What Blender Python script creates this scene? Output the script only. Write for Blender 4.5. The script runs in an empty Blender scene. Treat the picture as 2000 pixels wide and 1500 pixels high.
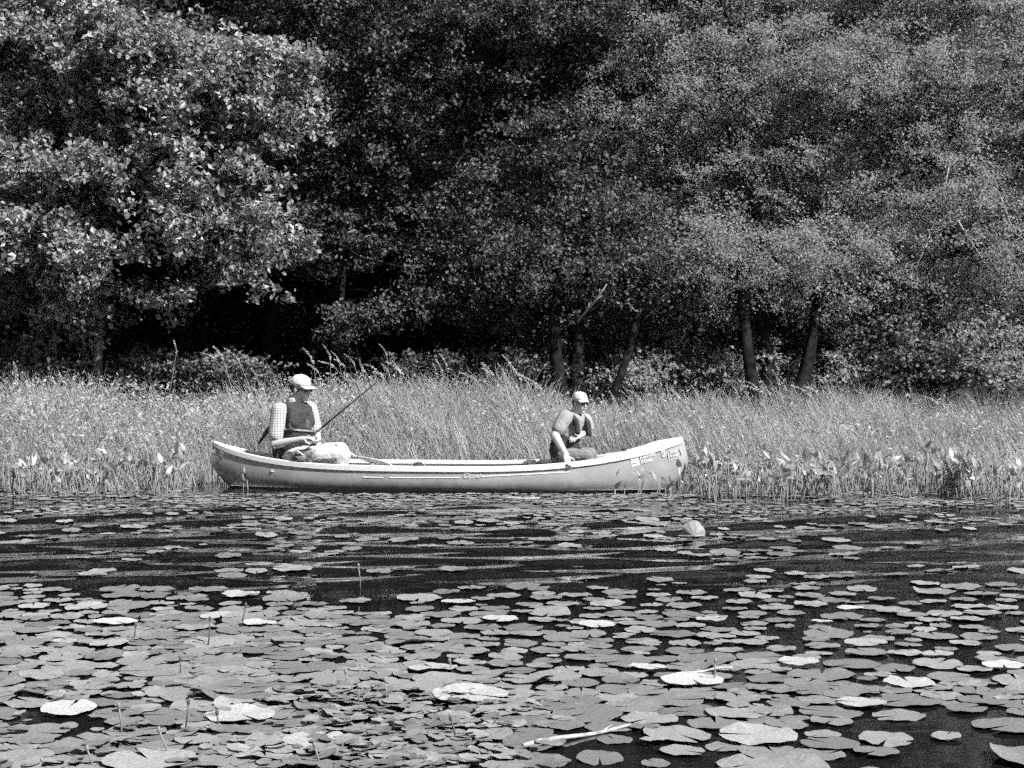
import bpy, bmesh, math, random
import numpy as np
from mathutils import Vector, Matrix

# ------------------------------------------------------------------ camera, sky, sun, exposure
scene = bpy.context.scene
C = scene.collection
FPX, HY, CH = 3500.0, 640.0, 1.65          # focal length and horizon row in photo pixels, camera height
cam_d = bpy.data.cameras.new('camera')
cam = bpy.data.objects.new('camera', cam_d); C.objects.link(cam)
cam.location = (0, 0, CH); cam.rotation_euler = (math.pi/2, 0, 0)
cam_d.sensor_width = 36.0; cam_d.lens = 36.0*FPX/2000.0
cam_d.shift_y = -(750.0-HY)/2000.0
cam_d.clip_start = 0.1; cam_d.clip_end = 1200
scene.camera = cam

SUN = Vector((0.70, -0.57, 0.98)).normalized()
world = bpy.data.worlds.new('World'); scene.world = world; world.use_nodes = True
wn, wl = world.node_tree.nodes, world.node_tree.links
wn.clear()
wo = wn.new('ShaderNodeOutputWorld'); bg = wn.new('ShaderNodeBackground'); sk = wn.new('ShaderNodeTexSky')
bw = wn.new('ShaderNodeRGBToBW')           # black and white photograph: the sky's light is grey too
sk.sky_type = 'NISHITA'; sk.sun_disc = False
sk.sun_elevation = math.asin(SUN.z); sk.sun_rotation = math.atan2(SUN.x, SUN.y)
bg.inputs['Strength'].default_value = 0.06
wl.new(sk.outputs[0], bw.inputs[0]); wl.new(bw.outputs[0], bg.inputs[0]); wl.new(bg.outputs[0], wo.inputs[0])
sun_d = bpy.data.lights.new('sun', 'SUN'); sun_d.energy = 5.0; sun_d.angle = math.radians(0.5)
sun_d.color = (1, 1, 1)
sun = bpy.data.objects.new('sun', sun_d); C.objects.link(sun)
sun.location = (20, -8, 24); sun.rotation_euler = SUN.to_track_quat('Z', 'Y').to_euler()
vs = scene.view_settings
vs.view_transform = 'Standard'; vs.look = 'None'; vs.gamma = 1; vs.use_curve_mapping = False
vs.exposure = 0.85
scene.cycles.max_bounces = 6; scene.cycles.diffuse_bounces = 2; scene.cycles.glossy_bounces = 3
scene.cycles.transmission_bounces = 3; scene.cycles.transparent_max_bounces = 4
scene.cycles.caustics_reflective = False; scene.cycles.caustics_refractive = False
scene.cycles.use_denoising = False                # fine sampling grain stays, like the film's
scene.cycles.use_adaptive_sampling = True; scene.cycles.adaptive_threshold = 0.6; scene.cycles.adaptive_min_samples = 6

rng = np.random.default_rng(11)
random.seed(5)

# ------------------------------------------------------------------ helpers
def W(px, py, d):
    """photo pixel at distance d -> world point"""
    return np.array([(px-1000.0)/FPX*d, d, CH-(py-HY)/FPX*d])

def dw(py):
    return FPX*CH/(py-HY)

def tag(o, label=None, cat=None, group=None, kind=None):
    if label: o['label'] = label
    if cat: o['category'] = cat
    if group: o['group'] = group
    if kind: o['kind'] = kind
    return o

def thing(name, label, cat, loc=(0, 0, 0), group=None):
    o = bpy.data.objects.new(name, None); C.objects.link(o); o.location = loc
    o.empty_display_size = 0.1
    return tag(o, label, cat, group)

def link(name, me, parent=None, world_verts=True):
    """one mesh object; vertices are in world space, the parent only moves it back by its location"""
    o = bpy.data.objects.new(name, me); C.objects.link(o)
    if parent is not None:
        o.parent = parent
        if world_verts:
            o.matrix_parent_inverse = Matrix.Translation(parent.location).inverted() if parent.parent is None else Matrix.Identity(4)
            if parent.parent is not None:
                o.matrix_parent_inverse = Matrix.Identity(4)
    return o

def mesh_np(name, V, F, material=None, smooth=False, tone=None):
    V = np.ascontiguousarray(V, dtype=np.float32); F = np.ascontiguousarray(F, dtype=np.int32)
    me = bpy.data.meshes.new(name)
    n, k = F.shape
    me.vertices.add(len(V)); me.vertices.foreach_set('co', V.ravel())
    me.loops.add(n*k); me.loops.foreach_set('vertex_index', F.ravel())
    me.polygons.add(n)
    me.polygons.foreach_set('loop_start', np.arange(0, n*k, k, dtype=np.int32))
    me.polygons.foreach_set('use_smooth', np.full(n, smooth, dtype=bool))
    me.update(calc_edges=True)
    if tone is not None:
        a = me.attributes.new('tone', 'FLOAT', 'POINT'); a.data.foreach_set('value', np.ascontiguousarray(tone, dtype=np.float32))
    if material: me.materials.append(material)
    return me

class MB:
    """collects vertices and polygons of one part"""
    def __init__(s): s.v = []; s.f = []
    def add(s, V, F):
        o = len(s.v); s.v += [tuple(map(float, p)) for p in V]; s.f += [tuple(i+o for i in f) for f in F]; return s
    def tube(s, pts, rad, n=8, cap=True):
        pts = [np.array(p, float) for p in pts]; m = len(pts)
        if np.isscalar(rad): rad = [rad]*m
        V = []; F = []
        t0 = pts[1]-pts[0]; a = np.cross(t0, [0.3, 0.2, 1.0])
        if np.linalg.norm(a) < 1e-6: a = np.cross(t0, [1, 0, 0])
        a /= np.linalg.norm(a)
        for i, p in enumerate(pts):
            t = pts[min(i+1, m-1)]-pts[max(i-1, 0)]; t = t/np.linalg.norm(t)
            a = a-t*np.dot(a, t); a /= np.linalg.norm(a); b = np.cross(t, a)
            for j in range(n):
                q = 2*math.pi*j/n
                V.append(p+rad[i]*(math.cos(q)*a+math.sin(q)*b))
        for i in range(m-1):
            for j in range(n):
                F.append((i*n+j, i*n+(j+1) % n, (i+1)*n+(j+1) % n, (i+1)*n+j))
        if cap:
            F.append(tuple(range(n-1, -1, -1))); F.append(tuple((m-1)*n+j for j in range(n)))
        return s.add(V, F)
    def ell(s, c, r, R=None, nu=14, nv=8):
        V = []; F = []
        R = np.eye(3) if R is None else R
        for i in range(1, nv):
            th = math.pi*i/nv
            for j in range(nu):
                ph = 2*math.pi*j/nu
                V.append(np.array(c)+R @ np.array([r[0]*math.sin(th)*math.cos(ph), r[1]*math.sin(th)*math.sin(ph), r[2]*math.cos(th)]))
        top = len(V); V.append(np.array(c)+R @ np.array([0, 0, r[2]])); V.append(np.array(c)-R @ np.array([0, 0, r[2]]))
        for i in range(nv-2):
            for j in range(nu):
                F.append((i*nu+j, (i+1)*nu+j, (i+1)*nu+(j+1) % nu, i*nu+(j+1) % nu))
        for j in range(nu):
            F.append((top, j, (j+1) % nu)); F.append((top+1, (nv-2)*nu+(j+1) % nu, (nv-2)*nu+j))
        return s.add(V, F)
    def cap(s, p, r0, q, r1, n=12):
        """tapered capsule"""
        p = np.array(p, float); q = np.array(q, float); t = q-p; L = np.linalg.norm(t); t = t/L
        pts, rad = [], []
        for k in range(0, 5):
            a = math.pi/2*(1-k/4); pts.append(p-t*r0*math.sin(a)); rad.append(max(r0*math.cos(a), r0*0.03))
        for k in range(0, 5):
            a = math.pi/2*k/4; pts.append(q+t*r1*math.sin(a)); rad.append(max(r1*math.cos(a), r1*0.03))
        return s.tube(pts, rad, n)
    def chain(s, P, R):
        for i in range(len(P)-1): s.cap(P[i], R[i], P[i+1], R[i+1])
        return s
    def box(s, c, h, R=None):
        R = np.eye(3) if R is None else R
        V = [np.array(c)+R @ (np.array(h)*np.array(k)) for k in ((-1,-1,-1),(1,-1,-1),(1,1,-1),(-1,1,-1),(-1,-1,1),(1,-1,1),(1,1,1),(-1,1,1))]
        return s.add(V, [(0,3,2,1),(4,5,6,7),(0,1,5,4),(1,2,6,5),(2,3,7,6),(3,0,4,7)])
    def mesh(s, name, m, smooth=True):
        me = bpy.data.meshes.new(name); me.from_pydata(s.v, [], s.f); me.update()
        me.polygons.foreach_set('use_smooth', np.full(len(me.polygons), smooth, dtype=bool))
        if m: me.materials.append(m)
        return me
    def build(s, name, m, parent=None, smooth=True):
        return link(name, s.mesh(name, m, smooth), parent)
    def skin(s, name, m, parent=None, voxel=0.006, it=4):
        """joins the overlapping closed shapes into one continuous surface"""
        me = s.mesh(name+'_rough', None)
        o = bpy.data.objects.new(name+'_rough', me); C.objects.link(o)
        r = o.modifiers.new('r', 'REMESH'); r.mode = 'VOXEL'; r.voxel_size = voxel; r.use_smooth_shade = True
        k = o.modifiers.new('s', 'SMOOTH'); k.iterations = it; k.factor = 0.5
        dg = bpy.context.evaluated_depsgraph_get()
        out = bpy.data.meshes.new_from_object(o.evaluated_get(dg)); out.name = name
        bpy.data.objects.remove(o); bpy.data.meshes.remove(me)
        out.materials.clear(); out.materials.append(m)
        out.polygons.foreach_set('use_smooth', np.full(len(out.polygons), True, dtype=bool))
        return link(name, out, parent)

def frame3(f, up=(0, 0, 1)):
    f = np.array(f, float); f /= np.linalg.norm(f)
    r = np.cross(f, up); r /= np.linalg.norm(r); u = np.cross(r, f)
    return f, r, u

# ------------------------------------------------------------------ materials (all grey: the photograph is black and white)
def mat(name, val, rough=0.6, spec=0.3, var=0.0, scale=8.0, bump=0.0, bscale=40.0):
    m = bpy.data.materials.new(name); m.use_nodes = True
    nt = m.node_tree; p = nt.nodes['Principled BSDF']
    p.inputs['Base Color'].default_value = (val, val, val, 1)
    p.inputs['Roughness'].default_value = rough
    p.inputs['Specular IOR Level'].default_value = spec
    if var or bump:
        tc = nt.nodes.new('ShaderNodeTexCoord')
    if var:
        n = nt.nodes.new('ShaderNodeTexNoise'); n.inputs['Scale'].default_value = scale; n.inputs['Detail'].default_value = 5
        r = nt.nodes.new('ShaderNodeMapRange')
        r.inputs['From Min'].default_value = 0.3; r.inputs['From Max'].default_value = 0.7
        r.inputs['To Min'].default_value = val*(1-var); r.inputs['To Max'].default_value = val*(1+var)
        nt.links.new(tc.outputs['Object'], n.inputs['Vector']); nt.links.new(n.outputs[0], r.inputs['Value'])
        nt.links.new(r.outputs[0], p.inputs['Base Color'])
    if bump:
        n = nt.nodes.new('ShaderNodeTexNoise'); n.inputs['Scale'].default_value = bscale; n.inputs['Detail'].default_value = 4
        b = nt.nodes.new('ShaderNodeBump'); b.inputs['Strength'].default_value = bump; b.inputs['Distance'].default_value = 0.02
        nt.links.new(tc.outputs['Object'], n.inputs['Vector']); nt.links.new(n.outputs[0], b.inputs['Height'])
        nt.links.new(b.outputs[0], p.inputs['Normal'])
    return m

def leaf_mat(name, lo, hi, trans=0.3, rough=0.45, spec=0.35):
    """leaf tone from the 'tone' attribute, thin and translucent"""
    m = bpy.data.materials.new(name); m.use_nodes = True
    nt = m.node_tree; nt.nodes.clear()
    out = nt.nodes.new('ShaderNodeOutputMaterial'); p = nt.nodes.new('ShaderNodeBsdfPrincipled'); t = nt.nodes.new('ShaderNodeBsdfTranslucent')
    mix = nt.nodes.new('ShaderNodeMixShader'); mix.inputs[0].default_value = trans
    at = nt.nodes.new('ShaderNodeAttribute'); at.attribute_name = 'tone'
    r = nt.nodes.new('ShaderNodeMapRange'); r.inputs['To Min'].default_value = lo; r.inputs['To Max'].default_value = hi
    nt.links.new(at.outputs['Fac'], r.inputs['Value'])
    nt.links.new(r.outputs[0], p.inputs['Base Color']); nt.links.new(r.outputs[0], t.inputs['Color'])
    p.inputs['Roughness'].default_value = rough; p.inputs['Specular IOR Level'].default_value = spec
    nt.links.new(p.outputs[0], mix.inputs[1]); nt.links.new(t.outputs[0], mix.inputs[2]); nt.links.new(mix.outputs[0], out.inputs[0])
    return m

M = dict(
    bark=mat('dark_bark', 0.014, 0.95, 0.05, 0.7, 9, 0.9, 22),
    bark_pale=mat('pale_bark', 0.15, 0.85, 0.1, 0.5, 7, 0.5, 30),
    dead=mat('bare_dead_wood', 0.30, 0.8, 0.1, 0.3, 9),
    soil=mat('wet_soil', 0.05, 0.95, 0.1, 0.4, 3, 0.5, 12),
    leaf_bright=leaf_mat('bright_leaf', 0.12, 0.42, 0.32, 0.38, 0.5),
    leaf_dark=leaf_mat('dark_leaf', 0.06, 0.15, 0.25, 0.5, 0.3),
    leaf_mid=leaf_mat('lightened_leaf', 0.32, 0.40, 0.5, 0.6, 0.2),  # tone raised to put the haze over the right-hand trees into the leaves
    leaf_mid2=leaf_mat('mid_dark_leaf', 0.10, 0.26, 0.3, 0.5, 0.3),  # middling dark leaf tone of the far left tree
    leaf_far_hazed=leaf_mat('hazed_far_leaf', 0.10, 0.22, 0.3, 0.8, 0.1),  # lighter copy of the woodland leaf, pale haze put into its colour
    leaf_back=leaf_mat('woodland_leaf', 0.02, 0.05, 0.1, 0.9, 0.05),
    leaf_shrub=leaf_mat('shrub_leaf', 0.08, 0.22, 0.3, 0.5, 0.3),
    grass=leaf_mat('marsh_grass', 0.22, 0.62, 0.4, 0.5, 0.3),
    plume=leaf_mat('seed_plume', 0.35, 0.6, 0.3, 0.7, 0.2),
    water_leaf=leaf_mat('water_plant_leaf', 0.2, 0.6, 0.25, 0.35, 0.5),
    stalk=mat('green_stalk', 0.2, 0.6, 0.3),
    stalk_dark=mat('dark_stalk', 0.09, 0.6, 0.3),
    hull=mat('matt_hull', 0.35, 0.42, 0.4, 0.12, 5),
    inner=mat('hull_inside', 0.34, 0.6, 0.3, 0.1, 5),
    mottled=mat('mottled_canvas', 0.17, 0.9, 0.1, 0.95, 16, 0.4, 40),
    white=mat('white_vinyl', 0.80, 0.4, 0.4),
    offwhite=mat('off_white', 0.72, 0.5, 0.3),
    print_=mat('pale_print', 0.62, 0.5, 0.3),
    ink=mat('grey_ink', 0.25, 0.5, 0.3),
    black=mat('black_plastic', 0.02, 0.4, 0.4),
    dark_cloth=mat('dark_nylon', 0.045, 0.8, 0.2, 0.4, 25, 0.5, 60),
    pocket_cloth=mat('pocket_nylon', 0.085, 0.8, 0.2, 0.4, 30, 0.4, 60),
    grey_cloth=mat('grey_cotton', 0.28, 0.9, 0.1, 0.15, 18, 0.4, 35),
    pale_cloth=mat('pale_cotton', 0.58, 0.9, 0.1, 0.08, 12, 0.4, 25),
    trouser=mat('pale_trouser', 0.54, 0.9, 0.1, 0.2, 14, 0.5, 25),
    grey_trouser=mat('grey_trouser', 0.19, 0.9, 0.1, 0.2, 14, 0.5, 25),
    skin=mat('skin', 0.46, 0.5, 0.35, 0.08, 14),
    hair=mat('dark_hair', 0.03, 0.7, 0.3, 0.3, 60),
    lens=mat('dark_lens', 0.012, 0.08, 0.6),
    ash=mat('ash_wood', 0.55, 0.5, 0.3, 0.15, 12),
    stick=mat('bleached_stick', 0.36, 0.8, 0.2, 0.5, 20),
)

def scuffed_hull():
    """scratches along the hull and a dirty line just above the water"""
    m = M['hull']; nt = m.node_tree; p = nt.nodes['Principled BSDF']; src = p.inputs['Base Color'].links[0].from_socket
    tc = nt.nodes.new('ShaderNodeTexCoord'); mp = nt.nodes.new('ShaderNodeMapping'); mp.inputs['Scale'].default_value = (1.2, 1.2, 26)
    n = nt.nodes.new('ShaderNodeTexNoise'); n.inputs['Scale'].default_value = 3.0; n.inputs['Detail'].default_value = 8; n.inputs['Roughness'].default_value = 0.7
    r = nt.nodes.new('ShaderNodeMapRange'); r.inputs['From Min'].default_value = 0.56; r.inputs['From Max'].default_value = 0.70; r.inputs['To Min'].default_value = 1.0; r.inputs['To Max'].default_value = 1.3
    sx = nt.nodes.new('ShaderNodeSeparateXYZ'); n2 = nt.nodes.new('ShaderNodeTexNoise'); n2.inputs['Scale'].default_value = 9; n2.inputs['Detail'].default_value = 6
    ad = nt.nodes.new('ShaderNodeMath'); ad.operation = 'MULTIPLY_ADD'; ad.inputs[1].default_value = -0.16
    d = nt.nodes.new('ShaderNodeMapRange'); d.inputs['From Min'].default_value = -0.06; d.inputs['From Max'].default_value = 0.03; d.inputs['To Min'].default_value = 0.5; d.inputs['To Max'].default_value = 1.0
    a = nt.nodes.new('ShaderNodeMath'); a.operation = 'MULTIPLY'; b = nt.nodes.new('ShaderNodeMath'); b.operation = 'MULTIPLY'
    L = nt.links.new
    L(tc.outputs['Object'], mp.inputs[0]); L(mp.outputs[0], n.inputs['Vector']); L(n.outputs[0], r.inputs['Value'])
    L(tc.outputs['Object'], sx.inputs[0]); L(tc.outputs['Object'], n2.inputs['Vector']); L(n2.outputs[0], ad.inputs[0]); L(sx.outputs['Z'], ad.inputs[2]); L(ad.outputs[0], d.inputs['Value'])
    L(src, a.inputs[0]); L(r.outputs[0], a.inputs[1]); L(a.outputs[0], b.inputs[0]); L(d.outputs[0], b.inputs[1]); L(b.outputs[0], p.inputs['Base Color'])
scuffed_hull()

def plaid_mat():
    m = bpy.data.materials.new('plaid_cotton'); m.use_nodes = True
    nt = m.node_tree; p = nt.nodes['Principled BSDF']; tc = nt.nodes.new('ShaderNodeTexCoord')
    vals = []
    for d, s in (('X', 12.0), ('Z', 12.0)):
        w = nt.nodes.new('ShaderNodeTexWave'); w.wave_type = 'BANDS'; w.bands_direction = d; w.inputs['Scale'].default_value = s
        w.inputs['Distortion'].default_value = 0.6
        r = nt.nodes.new('ShaderNodeMapRange'); r.inputs['From Min'].default_value = 0.55; r.inputs['From Max'].default_value = 0.8
        r.inputs['To Min'].default_value = 1.0; r.inputs['To Max'].default_value = 0.55
        nt.links.new(tc.outputs['Object'], w.inputs['Vector']); nt.links.new(w.outputs['Fac'], r.inputs['Value']); vals.append(r)
    k = nt.nodes.new('ShaderNodeMath'); k.operation = 'MULTIPLY'; nt.links.new(vals[0].outputs[0], k.inputs[0]); nt.links.new(vals[1].outputs[0], k.inputs[1])
    k2 = nt.nodes.new('ShaderNodeMath'); k2.operation = 'MULTIPLY'; k2.inputs[1].default_value = 0.60; nt.links.new(k.outputs[0], k2.inputs[0])
    nt.links.new(k2.outputs[0], p.inputs['Base Color']); p.inputs['Roughness'].default_value = 0.9; p.inputs['Specular IOR Level'].default_value = 0.1
    return m
M['plaid'] = plaid_mat()

def pad_mat(name, val, var, rough):
    """lily pad: radial veins, blotches and a per-pad tone"""
    m = bpy.data.materials.new(name); m.use_nodes = True
    nt = m.node_tree; p = nt.nodes['Principled BSDF']; tc = nt.nodes.new('ShaderNodeTexCoord')
    at = nt.nodes.new('ShaderNodeAttribute'); at.attribute_name = 'tone'
    oi = nt.nodes.new('ShaderNodeObjectInfo')
    n = nt.nodes.new('ShaderNodeTexNoise'); n.inputs['Scale'].default_value = 9; n.inputs['Detail'].default_value = 6
    gr = nt.nodes.new('ShaderNodeTexGradient'); gr.gradient_type = 'RADIAL'
    ws = nt.nodes.new('ShaderNodeMath'); ws.operation = 'MULTIPLY'; ws.inputs[1].default_value = 2*math.pi*13
    sn = nt.nodes.new('ShaderNodeMath'); sn.operation = 'SINE'
    nt.links.new(tc.outputs['Object'], gr.inputs['Vector']); nt.links.new(gr.outputs['Fac'], ws.inputs[0]); nt.links.new(ws.outputs[0], sn.inputs[0])
    vr = nt.nodes.new('ShaderNodeMapRange'); vr.inputs['From Min'].default_value = 0.9; vr.inputs['From Max'].default_value = 1.0
    vr.inputs['To Min'].default_value = 1.0; vr.inputs['To Max'].default_value = 1.18
    nt.links.new(sn.outputs[0], vr.inputs['Value'])
    nr = nt.nodes.new('ShaderNodeMapRange'); nr.inputs['From Min'].default_value = 0.3; nr.inputs['From Max'].default_value = 0.7
    nr.inputs['To Min'].default_value = 0.78; nr.inputs['To Max'].default_value = 1.25
    nt.links.new(tc.outputs['Object'], n.inputs['Vector']); nt.links.new(n.outputs[0], nr.inputs['Value'])
    rr = nt.nodes.new('ShaderNodeMapRange'); rr.inputs['To Min'].default_value = val*(1-var); rr.inputs['To Max'].default_value = val*(1+var)
    ad = nt.nodes.new('ShaderNodeMath'); ad.operation = 'ADD'; nt.links.new(at.outputs['Fac'], ad.inputs[0]); nt.links.new(oi.outputs['Random'], ad.inputs[1])
    fr = nt.nodes.new('ShaderNodeMath'); fr.operation = 'FRACT'; nt.links.new(ad.outputs[0], fr.inputs[0])
    nt.links.new(fr.outputs[0], rr.inputs['Value'])
    a = nt.nodes.new('ShaderNodeMath'); a.operation = 'MULTIPLY'; b = nt.nodes.new('ShaderNodeMath'); b.operation = 'MULTIPLY'
    nt.links.new(vr.outputs[0], a.inputs[0]); nt.links.new(nr.outputs[0], a.inputs[1]); nt.links.new(a.outputs[0], b.inputs[0]); nt.links.new(rr.outputs[0], b.inputs[1])
    nt.links.new(b.outputs[0], p.inputs['Base Color'])
    p.inputs['Roughness'].default_value = rough; p.inputs['Specular IOR Level'].default_value = 0.4
    bp = nt.nodes.new('ShaderNodeBump'); bp.inputs['Strength'].default_value = 0.4; bp.inputs['Distance'].default_value = 0.01
    nt.links.new(n.outputs[0], bp.inputs['Height']); nt.links.new(bp.outputs[0], p.inputs['Normal'])
    return m
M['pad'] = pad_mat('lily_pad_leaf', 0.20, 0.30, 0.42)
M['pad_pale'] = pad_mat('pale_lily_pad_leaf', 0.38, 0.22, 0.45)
M['upturned'] = pad_mat('upturned_leaf_underside', 0.24, 0.05, 0.6)
M['pad_small'] = pad_mat('small_water_leaf', 0.18, 0.4, 0.5)

def water_mat():
    m = bpy.data.materials.new('pond_water'); m.use_nodes = True
    nt = m.node_tree; p = nt.nodes['Principled BSDF']
    p.inputs['Base Color'].default_value = (0.008, 0.008, 0.008, 1)
    p.inputs['Roughness'].default_value = 0.03; p.inputs['IOR'].default_value = 1.33
    tc = nt.nodes.new('ShaderNodeTexCoord'); mp = nt.nodes.new('ShaderNodeMapping')
    mp.inputs['Rotation'].default_value = (0, 0, math.radians(-18)); mp.inputs['Scale'].default_value = (1.0, 2.6, 1.0)
    n = nt.nodes.new('ShaderNodeTexNoise'); n.inputs['Scale'].default_value = 5.0; n.inputs['Detail'].default_value = 3
    b = nt.nodes.new('ShaderNodeBump'); b.inputs['Strength'].default_value = 0.035; b.inputs['Distance'].default_value = 0.02
    nt.links.new(tc.outputs['Object'], mp.inputs[0]); nt.links.new(mp.outputs[0], n.inputs['Vector'])
    nt.links.new(n.outputs[0], b.inputs['Height']); nt.links.new(b.outputs[0], p.inputs['Normal'])
    return m
M['water'] = water_mat()

# ------------------------------------------------------------------ ground and water
def ground_z(x, y):
    z = np.interp(y, [-400, 15, 18, 20.2, 23, 27, 34.5, 37, 46, 60, 400], [-0.9, -0.8, -0.45, -0.02, 0.22, 0.45, 1.2, 3.0, 15.0, 19.0, 45.0])
    return z + 0.05*np.sin(x*1.3+y*0.7)*np.clip((y-19)/3, 0, 1)

def grid(xs, ys, zf):
    X, Y = np.meshgrid(xs, ys); Z = zf(X, Y)
    V = np.stack([X.ravel(), Y.ravel(), Z.ravel()], 1)
    nx, ny = len(xs), len(ys)
    i = np.arange(nx-1)[None, :]+nx*np.arange(ny-1)[:, None]
    F = np.stack([i, i+1, i+1+nx, i+nx], -1).reshape(-1, 4)
    return V, F

def spread(a, b, n, far):
    e = np.geomspace(0.4, far, 22)
    return np.concatenate([a-e[::-1], np.linspace(a, b, n), b+e])

V, F = grid(spread(-14, 14, 60, 400), spread(15, 40, 60, 400), ground_z)
tag(link('ground', mesh_np('ground', V, F, M['soil'], True)), 'dark wet soil bank rising behind the pond', kind='structure')

def water_z(x, y):
    """wake and ripple crests, strongest between the pads and the canoe"""
    zone = np.clip((y-10.6)/1.6, 0, 1)*np.clip((18.5-y)/3.0, 0.2, 1)
    patch = 0.6+0.4*np.sin(0.55*x+0.35*y+0.7)*np.sin(0.37*x-0.8*y)
    def crest(ph): return (np.exp(1.1*np.sin(ph))-1.33)/1.7
    z = 0.0125*crest(2*np.pi*((-0.50*x+0.86*y)/0.95)+1.3*np.sin(0.6*x+0.2*y)+0.8*np.sin(1.3*x-0.7*y))*patch
    z += 0.0050*crest(2*np.pi*((0.16*x+0.98*y)/0.62)+1.6*np.sin(0.7*x-0.3*y))*(1.2-patch)
    z += 0.0009*np.sin(2*np.pi*((-0.3*x+0.95*y)/0.27)+1.7*np.sin(1.1*x))*(1.3-patch)
    return 1.5*z*zone
V, F = grid(spread(-5.2, 5.2, 170, 300), np.concatenate([-np.geomspace(0.5, 300, 14)[::-1], np.linspace(1, 6, 12), np.linspace(6.1, 20.5, 420), np.linspace(20.6, 23, 6)]), water_z)
tag(link('water', mesh_np('water', V, F, M['water'], True)), 'dark rippled pond water with floating leaves', kind='structure')

# ------------------------------------------------------------------ trees and shrubs
def leaf_arrays(P, L, Wd, bias, tone, r):
    n = len(P)
    N = r.normal(size=(n, 3)); N[:, 2] += bias; N[:, 0] += 0.25*bias; N /= np.linalg.norm(N, axis=1, keepdims=True)
    T = r.normal(size=(n, 3)); T -= N*np.sum(T*N, 1, keepdims=True); T /= np.linalg.norm(T, axis=1, keepdims=True)
    B = np.cross(N, T)
    s = (0.65+0.7*r.random(n))[:, None]
    Lh, Wh = L*0.5*s, Wd*0.5*s
    fold = N*Wh*0.35
    V = np.stack([P-T*Lh, P+B*Wh+fold, P+T*Lh, P-B*Wh+fold], 1).reshape(-1, 3)
    i = 4*np.arange(n)[:, None]
    F = np.concatenate([i+np.array([0, 1, 2]), i+np.array([0, 2, 3])], 1).reshape(-1, 3)
    return V, F, np.repeat(tone, 4)

def crown_points(lobes, n_spray, per, r, droop=0.25, length=0.42, spread_=0.12, loose=1.0):
    """sprays of leaves: each spray grows outward along its own twig"""
    sub = []
    for c, R in lobes:                             # each lobe is a heap of flat boughs with gaps between
        for _ in range(max(3, int(7*loose*(R[0]*R[1]*R[2])**0.5))):
            d = r.normal(size=3); d /= np.linalg.norm(d)
            q = 0.55+0.3*r.random(); sub.append((c+d*R*q*(0.55+0.6*r.random()), np.array([0.42*loose**0.5, 0.40, 0.17*loose])*min(1.0, R[2]/0.35)*(0.7+0.7*r.random())))
    lobes = sub
    vol = np.array([l[1][0]*l[1][1]*l[1][2] for l in lobes])**0.6; vol /= vol.sum()
    P, T, twigs = [], [], []
    for k in range(n_spray):
        c, R = lobes[r.choice(len(lobes), p=vol)]
        d = r.normal(size=3); d /= np.linalg.norm(d); q = 0.35+0.65*r.random()**0.6
        p = c+d*R*q
        ax = np.array([d[0]*1.0, d[1]*1.0, d[2]*0.5-droop])+0.45*r.normal(size=3); ax /= np.linalg.norm(ax)
        Ln = length*(0.6+0.8*r.random())
        m = int(per*(0.6+0.8*r.random()))
        t = r.random(m)**0.8
        w = spread_*(0.35+0.65*np.sin(np.pi*np.clip(t*0.9+0.1, 0, 1)))
        off = r.normal(size=(m, 3))*w[:, None]*np.array([1, 1, 0.55])
        pts = p+ax*(t*Ln)[:, None]+off
        pts[:, 2] -= 0.18*(t*Ln)**2
        P.append(pts); T.append(np.clip(0.5+0.2*r.normal()+0.2*r.normal(size=m), 0, 1))
        if k % 3 == 0: twigs.append((p-ax*0.25, p+ax*Ln*0.8))
    return np.concatenate(P), np.concatenate(T), twigs

def lobe(px, py, d, rx, rd, ry):
    return (W(px, py, d), np.array([rx*d/FPX, rd, ry*d/FPX]))

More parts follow.
